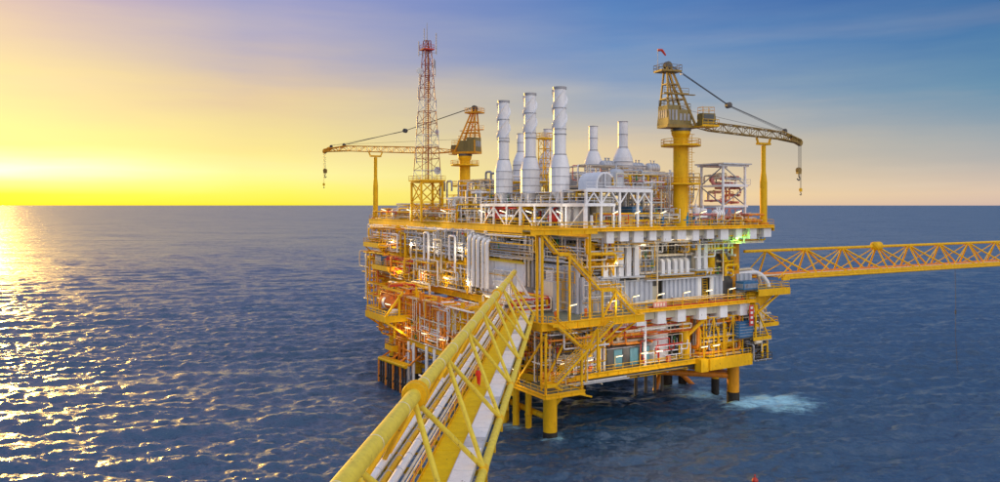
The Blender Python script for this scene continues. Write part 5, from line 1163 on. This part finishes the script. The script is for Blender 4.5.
# ------------------------------------------------------------------ people
def skin_mesh(name, V_, E_, rad, m, parent, org):
    me = bpy.data.meshes.new(name); me.from_pydata([tuple(Vector(p)) for p in V_], E_, []); me.materials.append(m)
    o = bpy.data.objects.new(name, me); col.objects.link(o); o.parent = parent
    md = o.modifiers.new('skin','SKIN'); md.use_smooth_shade = True
    for i, r_ in enumerate(rad):
        me.skin_vertices[0].data[i].radius = (r_, r_); me.skin_vertices[0].data[i].use_root = (i == 0)
    s_ = o.modifiers.new('sub','SUBSURF'); s_.levels = 1; s_.render_levels = 1
    return o
PROTO = {}
def person(label, fr, p, face, m, stride=.22, held=False):
    # local: +x is forward; p is the foot position in frame fr, face the heading in degrees within it
    w = fr.w(p); F = Frame(w.x, w.y, math.degrees(fr.a)+face)
    root = thing('person', label, 'person', (0,0,p[2]), F)
    s_ = stride
    J = [(0,0,.95),(0,0,1.12),(0,0,1.36),(0,0,1.50),(.02,0,1.56),(.03,0,1.66),(.02,0,1.76),       # pelvis .. crown 0-6
         (0,.10,.90),(s_*.55,.11,.50),(s_,.11,.09),(s_+.16,.11,.04),                                # left leg 7-10
         (0,-.10,.90),(-s_*.2,-.11,.50),(-s_*1.3,-.11,.12),(-s_*1.3+.15,-.11,.04),                  # right leg 11-14
         (0,.19,1.42),(-.06,.26,1.14),(.04,.27,.90),                                               # left arm 15-17
         (0,-.19,1.42),(.05,-.26,1.14),(.22,-.26,.95)]                                             # right arm 18-20
    E_ = [(0,1),(1,2),(2,3),(3,4),(4,5),(5,6),(0,7),(7,8),(8,9),(9,10),(0,11),(11,12),(12,13),(13,14),(2,15),(15,16),(16,17),(2,18),(18,19),(19,20)]
    rad = [.13,.12,.14,.06,.058,.095,.07, .085,.06,.04,.035, .085,.06,.04,.035, .055,.042,.03, .055,.042,.03]
    for h in (17,20):                                   # palms and fingers
        b = Vector(J[h]); d = (b-Vector(J[h-1])).normalized(); sgn = 1 if h == 17 else -1
        J.append(tuple(b+d*.06)); pi_ = len(J)-1; E_.append((h,pi_)); rad.append(.03)
        for f,(off,ln) in enumerate(((-.03,.06),(-.01,.075),(.01,.07),(.03,.055))):
            q = b+d*.08+Vector((off,0,0)); J.append(tuple(q)); E_.append((pi_,len(J)-1)); rad.append(.011)
            J.append(tuple(q+d*ln+Vector((0,-sgn*.015,0)))); E_.append((len(J)-2,len(J)-1)); rad.append(.009)
        q = b+d*.03+Vector((.04,0,0)); J.append(tuple(q)); E_.append((pi_,len(J)-1)); rad.append(.012)
    body = skin_mesh('body', J, E_, rad, SKN, root, None)
    cj = [J[i] for i in (0,1,2,3,7,8,9,11,12,13,15,16,17,18,19,20)]
    ce_ = [(0,1),(1,2),(2,3),(0,4),(4,5),(5,6),(0,7),(7,8),(8,9),(2,10),(10,11),(11,12),(2,13),(13,14),(14,15)]
    skin_mesh('coverall', cj, ce_, [.20,.19,.21,.08,.135,.11,.09,.135,.11,.09,.10,.08,.06,.10,.08,.06], m, root, None)
    part('helmet', MB().lathe((.02,0,1.70),[(.17,-.01),(.14,.0),(.135,.06),(.10,.12),(.04,.15),(0,.155)],n=14), WHT if m is not COV else RED, root)
    ZERO = ORI[root.name][2]
    root.children[-1].location.z = ZERO
    part('face', MB().lathe((.115,0,1.655),[(.012,-.03),(.018,0),(.01,.03)],n=6).lathe((.10,.035,1.675),[(.012,-.01),(.012,.01)],n=6).lathe((.10,-.035,1.675),[(.012,-.01),(.012,.01)],n=6).cbox((.105,0,1.615),(.02,.05,.012)), SKN, root)
    root.children[-1].location.z = ZERO
    part('boot', MB().box((s_-.06,.06,0),(s_+.22,.17,.12)).box((-s_*1.3-.06,-.17,0),(-s_*1.3+.21,-.06,.12)), BLK, root)
    root.children[-1].location.z = ZERO
    for c_ in root.children[:0]: pass
    return root
person('worker in a red coverall walking along the near bridge', FB, (73.5,8.9-.2,ZB+.22), 0, COV, .3)
person('worker in a red coverall at the near bridge platform end, left of two', FB, (124.5,9.3,ZB+.22), 180, COV, .15)
person('worker in a red coverall at the near bridge platform end, right of two', FB, (126.5,8.2,ZB+.22), 160, COV, .1)
person('worker in an orange coverall on the main deck right of the near bridge end', PF, (-3.8,-7.2,ZM+.01), 240, CLR, .12)
person('worker in an orange coverall standing by the corner of the main deck', PF, (2.0,-7.0,ZM+.01), 270, CLR, .1)
person('worker in dark clothes on the main deck near the beige door', PF, (U(672,-3.6),-3.6,ZM+.01), 200, NAV, .3)
person('worker in an orange coverall at the far left railing of the top deck', PF, (3.8,V(395.5,3.8),ZT+.01), 190, CLR, .1)
# small red float at the bottom edge
fl_ = thing('float', 'small red float on the water at the bottom edge', 'float', (0,0,0), Frame((755-500)/FP*104.8, 104.8, 0))
part('float_body', MB().lathe((0,0,.25),[(0,-.45),(.35,-.3),(.45,0),(.3,.3),(.08,.4),(.05,.6)],n=14), RED, fl_)
part('top_mark', MB().lathe((0,0,.8),[(.03,0),(.14,.15),(.03,.3)],n=8), RED, fl_)

# ------------------------------------------------------------------ finer pipework close to the faces
FT = [('thin cream pipes hanging below the far left end of the top deck', ((.9,66,29),(2.6,86,32.9)), [YEL,CRM,WHT,YEL], 26),
 ('thin white pipes hanging below the top deck at the mast', ((1.0,44,28.8),(2.6,64,32.9)), [WHT,WHT,CRM,YEL,GRY], 30),
 ('thin white pipes hanging below the top deck near the upright pipe bank', ((1.2,31,28.6),(2.6,44,32.9)), [WHT,WHT,CRM,GRY], 26),
 ('thin pipes and conduits along the main deck at the far left', ((.8,60,20.5),(2.0,80,26.0)), [YEL,ORG,CRM,YEL,WHT], 30),
 ('thin pipes and conduits along the main deck below the mast', ((.8,44,20.5),(2.0,60,26.0)), [YEL,ORG,CRM,WHT,GRY], 30),
 ('thin pipes and conduits along the main deck left of the white room', ((1.0,29,20.5),(2.0,44,26.0)), [WHT,CRM,YEL,GRY], 26),
 ('thin orange pipes under the main deck at the far left', ((-2,58,14),(3,76,19)), [YEL,ORG,YEL,CRM], 30),
 ('thin orange pipes along the left cellar deck by the lifeboat', ((-7.2,36,ZC+.3),(-6.0,46,19)), [ORG,YEL,CRM,ORG], 26),
 ('thin orange and white pipes along the middle of the left cellar deck', ((-7.0,24,ZC+.3),(-5.8,36,19)), [ORG,YEL,CRM,WHT], 28),
 ('thin pipes along the left cellar deck nearest the bridge', ((-6.8,13,ZC+.3),(-5.4,24,19)), [ORG,YEL,CRM,WHT], 24),
 ('yellow conduits under the main deck landing', ((-6.6,-8,14.5),(1.2,3,18.8)), [YEL,YEL,CRM,ORG,DGR], 26),
 ('grey and white conduits above the plain white room roof', ((1.6,8,28.4),(2.6,30,32.6)), [GRY,WHT,CRM,YEL], 24),
 ('thin conduits under the middle of the top deck on the right face', ((6,-5.6,31.4),(26,-3.6,32.6)), [GRY,CRM,WHT,YEL], 16),
 ('thin conduits under the right end of the top deck', ((28,-5.6,31.2),(45,-3.6,32.6)), [GRY,CRM,WHT,YEL], 16),
 ('thin orange conduits above the cellar deck on the right face', ((9,-2.8,15.5),(29,-2.2,18.6)), [ORG,CRM,RED,WHT,YEL], 22),
 ('thin pipes on the stack frame floor', ((3.4,-4.5,38.2),(8.6,28,40.2)), [GRY,WHT,CRM,YEL], 26),
 ('thin pipes on top of the portal frame', ((8,-4.6,40.6),(22,1,43.2)), [GRY,WHT,CRM,PNK,YEL], 26),
 ('thin pipes on deck under the portal frame', ((6,-5.2,34.4),(22,-3.6,36.6)), [GRY,YEL,CRM,YEL,RED], 22),
 ('thin pipes on deck before the white tanks at the crane', ((27.5,-6,34.4),(36,-3,36.4)), [GRY,YEL,CRM,PNK,WHT], 18),
 ('thin pipes on the frame of tanks behind the crane', ((28,2,37.5),(36.4,9,44)), [GRY,YEL,CRM,PNK,WHT], 26),
 ('yellow conduits on the far left top deck', ((3.3,64,34.4),(8,88,36.4)), [YEL,YEL,ORG,CRM,RED], 26),
 ('thin pipes on deck around the mast base', ((3.3,40,34.4),(9,64,37.6)), [YEL,CRM,WHT,ORG], 30),
 ('thin pipes left of the lowest tall stack casing', ((4,26,38),(12,40,43)), [CRM,WHT,GRY,YEL], 22)]
for q, (lb, bx, ms, n_) in enumerate(FT): tangle(lb, bx, n_, ms, 300+q, rr=(.045,.13), valves=5)
frame_rack('yellow framework under the main deck at the far left', (-2,57,10.2),(2.6,78,18.9), YEL, 3, 5, t=.26)
frame_rack('orange framework over the left cellar deck', (-6.3,26,ZC),(-1,46,18.9), ORG, 3, 5, t=.26)
frame_rack('yellow framework over the cellar deck near the bridge', (-5.8,4,ZC),(-.6,24,18.9), YEL, 3, 5, t=.24)
frame_rack('white framework along the left mezzanine', (2.0,31,26.7),(5.6,61,32.8), WHT, 2, 8, t=.2)
frame_rack('yellow framework along the far left mezzanine', (2.0,61.5,26.7),(5.6,84,32.8), YEL, 2, 6, t=.22)
frame_rack('yellow framework along the left main deck', (1.2,31,ZM),(5,79,26.2), YEL, 2, 10, t=.2)
frame_rack('yellow framework left of the five tall ducts', (5.2,-4,26.3),(10,-1,31.8), YEL, 2, 2, t=.22)
frame_rack('yellow framework behind the yellow box girder', (31,-3.6,ZC+.1),(41,-1.4,17.6), YEL, 2, 4, t=.18)
T_('yellow and orange jumble below the far left balcony', ((-.5,72,14),(5,88,26)), 34, [YEL,ORG,YEL,CRM], 70)

# ------------------------------------------------------------------ details on the walls by the bridge end, the chords and the stacks
for x in [a+3.0 for a in an]+[a+9.0 for a in an]:
    part('weld_seam', MB().lathe((x,YA,ZA),[(.425,-.05),(.455,-.02),(.455,.02),(.425,.05)],n=20,axis='x'), CRM, br)
for x in bn:
    part('node_ring', MB().lathe((x,YR,ZB),[(.30,-.45),(.34,-.42),(.34,.42),(.30,.45)],n=16,axis='x'), YEL, br)
T_('pipes and conduits above the corner module behind the top stair flight', ((3.4,-5.5,27.9),(11,7,32.8)), 44, [YEL,GRY,CRM,WHT,YEL,LGR], 80, rr=(.07,.2))
T_('thin conduits on the ribbed wall behind the near bridge end', ((2.9,-2.6,20.6),(3.3,9,27.4)), 16, [CRM,YEL,GRY,WHT], 81, rr=(.04,.1))
T_('thin conduits on the ribbed wall right of the zigzag stair', ((4,-4.0,20.6),(12.4,-3.5,26.0)), 12, [CRM,YEL,GRY,WHT], 82, rr=(.04,.09))
T_('pipes on the main deck landing beside the near bridge end', ((-6.4,1,20.4),(1.2,11,22.6)), 18, [YEL,CRM,RED,WHT,GRY], 83, rr=(.06,.16))
T_('thin conduits before the plain white room', ((2.0,16,20.6),(2.5,29,25.8)), 12, [CRM,YEL,WHT,GRY], 84, rr=(.04,.1))
T_('small pipes on the main deck before the ribbed room', ((13,-4.2,20.4),(41,-3.2,21.6)), 18, [YEL,CRM,GRY,RED], 85, rr=(.04,.09))
T_('small pipes along the long grey ledge of the ribbed room', ((15,-2.3,25.1),(38,-1.8,26.4)), 14, [YEL,CRM,GRY,WHT], 86, rr=(.04,.09))
T_('small pipes under the cellar deck edge on the right face', ((0,-3,8.2),(30,1,9.4)), 16, [CRM,YEL,WHT,GRY], 87, rr=(.06,.14))
T_('thin pipes below the left cellar deck', ((-6.4,14,8),(-2,44,9.2)), 16, [ORG,YEL,WHT,CRM], 88, rr=(.06,.16))
for k,(u_,lab) in enumerate(((6.6,'grey steel door in the ribbed wall right of the zigzag stair'),(10.4,'second grey steel door in the ribbed wall nearest the lamp'))):
    g_ = thing('door_set', lab, 'door', (u_,-3.4,ZM)); g_['kind'] = 'thing'; part('leaf', MB().box((u_-.5,-3.5,ZM+.05),(u_+.5,-3.42,ZM+2.2)), GRY, g_); part('frame', MB().box((u_-.62,-3.48,ZM+.03),(u_-.52,-3.36,ZM+2.35)).box((u_+.52,-3.48,ZM+.03),(u_+.62,-3.36,ZM+2.35)).box((u_-.62,-3.48,ZM+2.22),(u_+.62,-3.36,ZM+2.35)), YEL, g_)
for k,(v_,z_,lab) in enumerate(((3.0,24.8,'upper white cabinet on the ribbed wall behind the bridge end'),(6.6,21.0,'lower white cabinet on the ribbed wall behind the bridge end'))):
    skid(lab, (2.4,v_,z_),(3.2,v_+1.8,z_+1.9), WHT, 'cabinet', 'wall_cabinet')
vessel('small white tank on the main deck landing left of the near bridge end', (-4.5,5.5,21.9), 3.6, .7, 'y')
sgm = thing('cable_tray', 'long cream cable tray hung under the top deck along the right face', 'cable tray', (25,-5.9,31.2))
part('tray', MB().box((6,-5.95,31.0),(44,-5.5,31.12)), CRM, sgm)
for k in range(10): part('hanger_rod', MB().beam((8+3.9*k,-5.7,31.1),(8+3.9*k,-5.7,33.7),.08), GRY, sgm)

T_('jumble of yellow pipes on the far left mezzanine edge', ((-.4,64,26.8),(3,82,32.6)), 26, [YEL,YEL,CRM,ORG,WHT], 90, rr=(.06,.14))
T_('jumble of orange pipes on the far left main deck edge', ((-.8,56,20.4),(2,78,25.8)), 26, [YEL,ORG,CRM,RED,YEL], 91, rr=(.06,.16))
T_('jumble of yellow pipes below the lifeboat platform', ((-10,42,10.4),(-6,52,15)), 18, [YEL,ORG,CRM,YEL], 92, rr=(.07,.16))
T_('grey and cream pipes low on the top deck between mast and stack frame', ((3.4,28,34.4),(7,46,38)), 24, [GRY,CRM,WHT,YEL], 93, rr=(.06,.14))
T_('thin pipes in front of the big white upright tank', ((17,-2.8,ZC+.4),(28.5,-2.3,15)), 14, [YEL,CRM,GRY,WHT,RED], 94, rr=(.05,.1))
T_('thin yellow pipes around the lower stair flights', ((-6,-9,10.6),(5,-4,18.4)), 24, [YEL,CRM,WHT,ORG,DGR], 95, rr=(.06,.13))
T_('grey and yellow pipes right of the five tall ducts', ((14.5,-3.2,26.2),(20,-1.4,31.4)), 14, [GRY,YEL,CRM,WHT], 96, rr=(.05,.12))
T_('thin pipes on the upper deck behind the portal frame', ((9,2,40.6),(24,9,45)), 24, [GRY,CRM,PNK,YEL,WHT], 97, rr=(.06,.14))
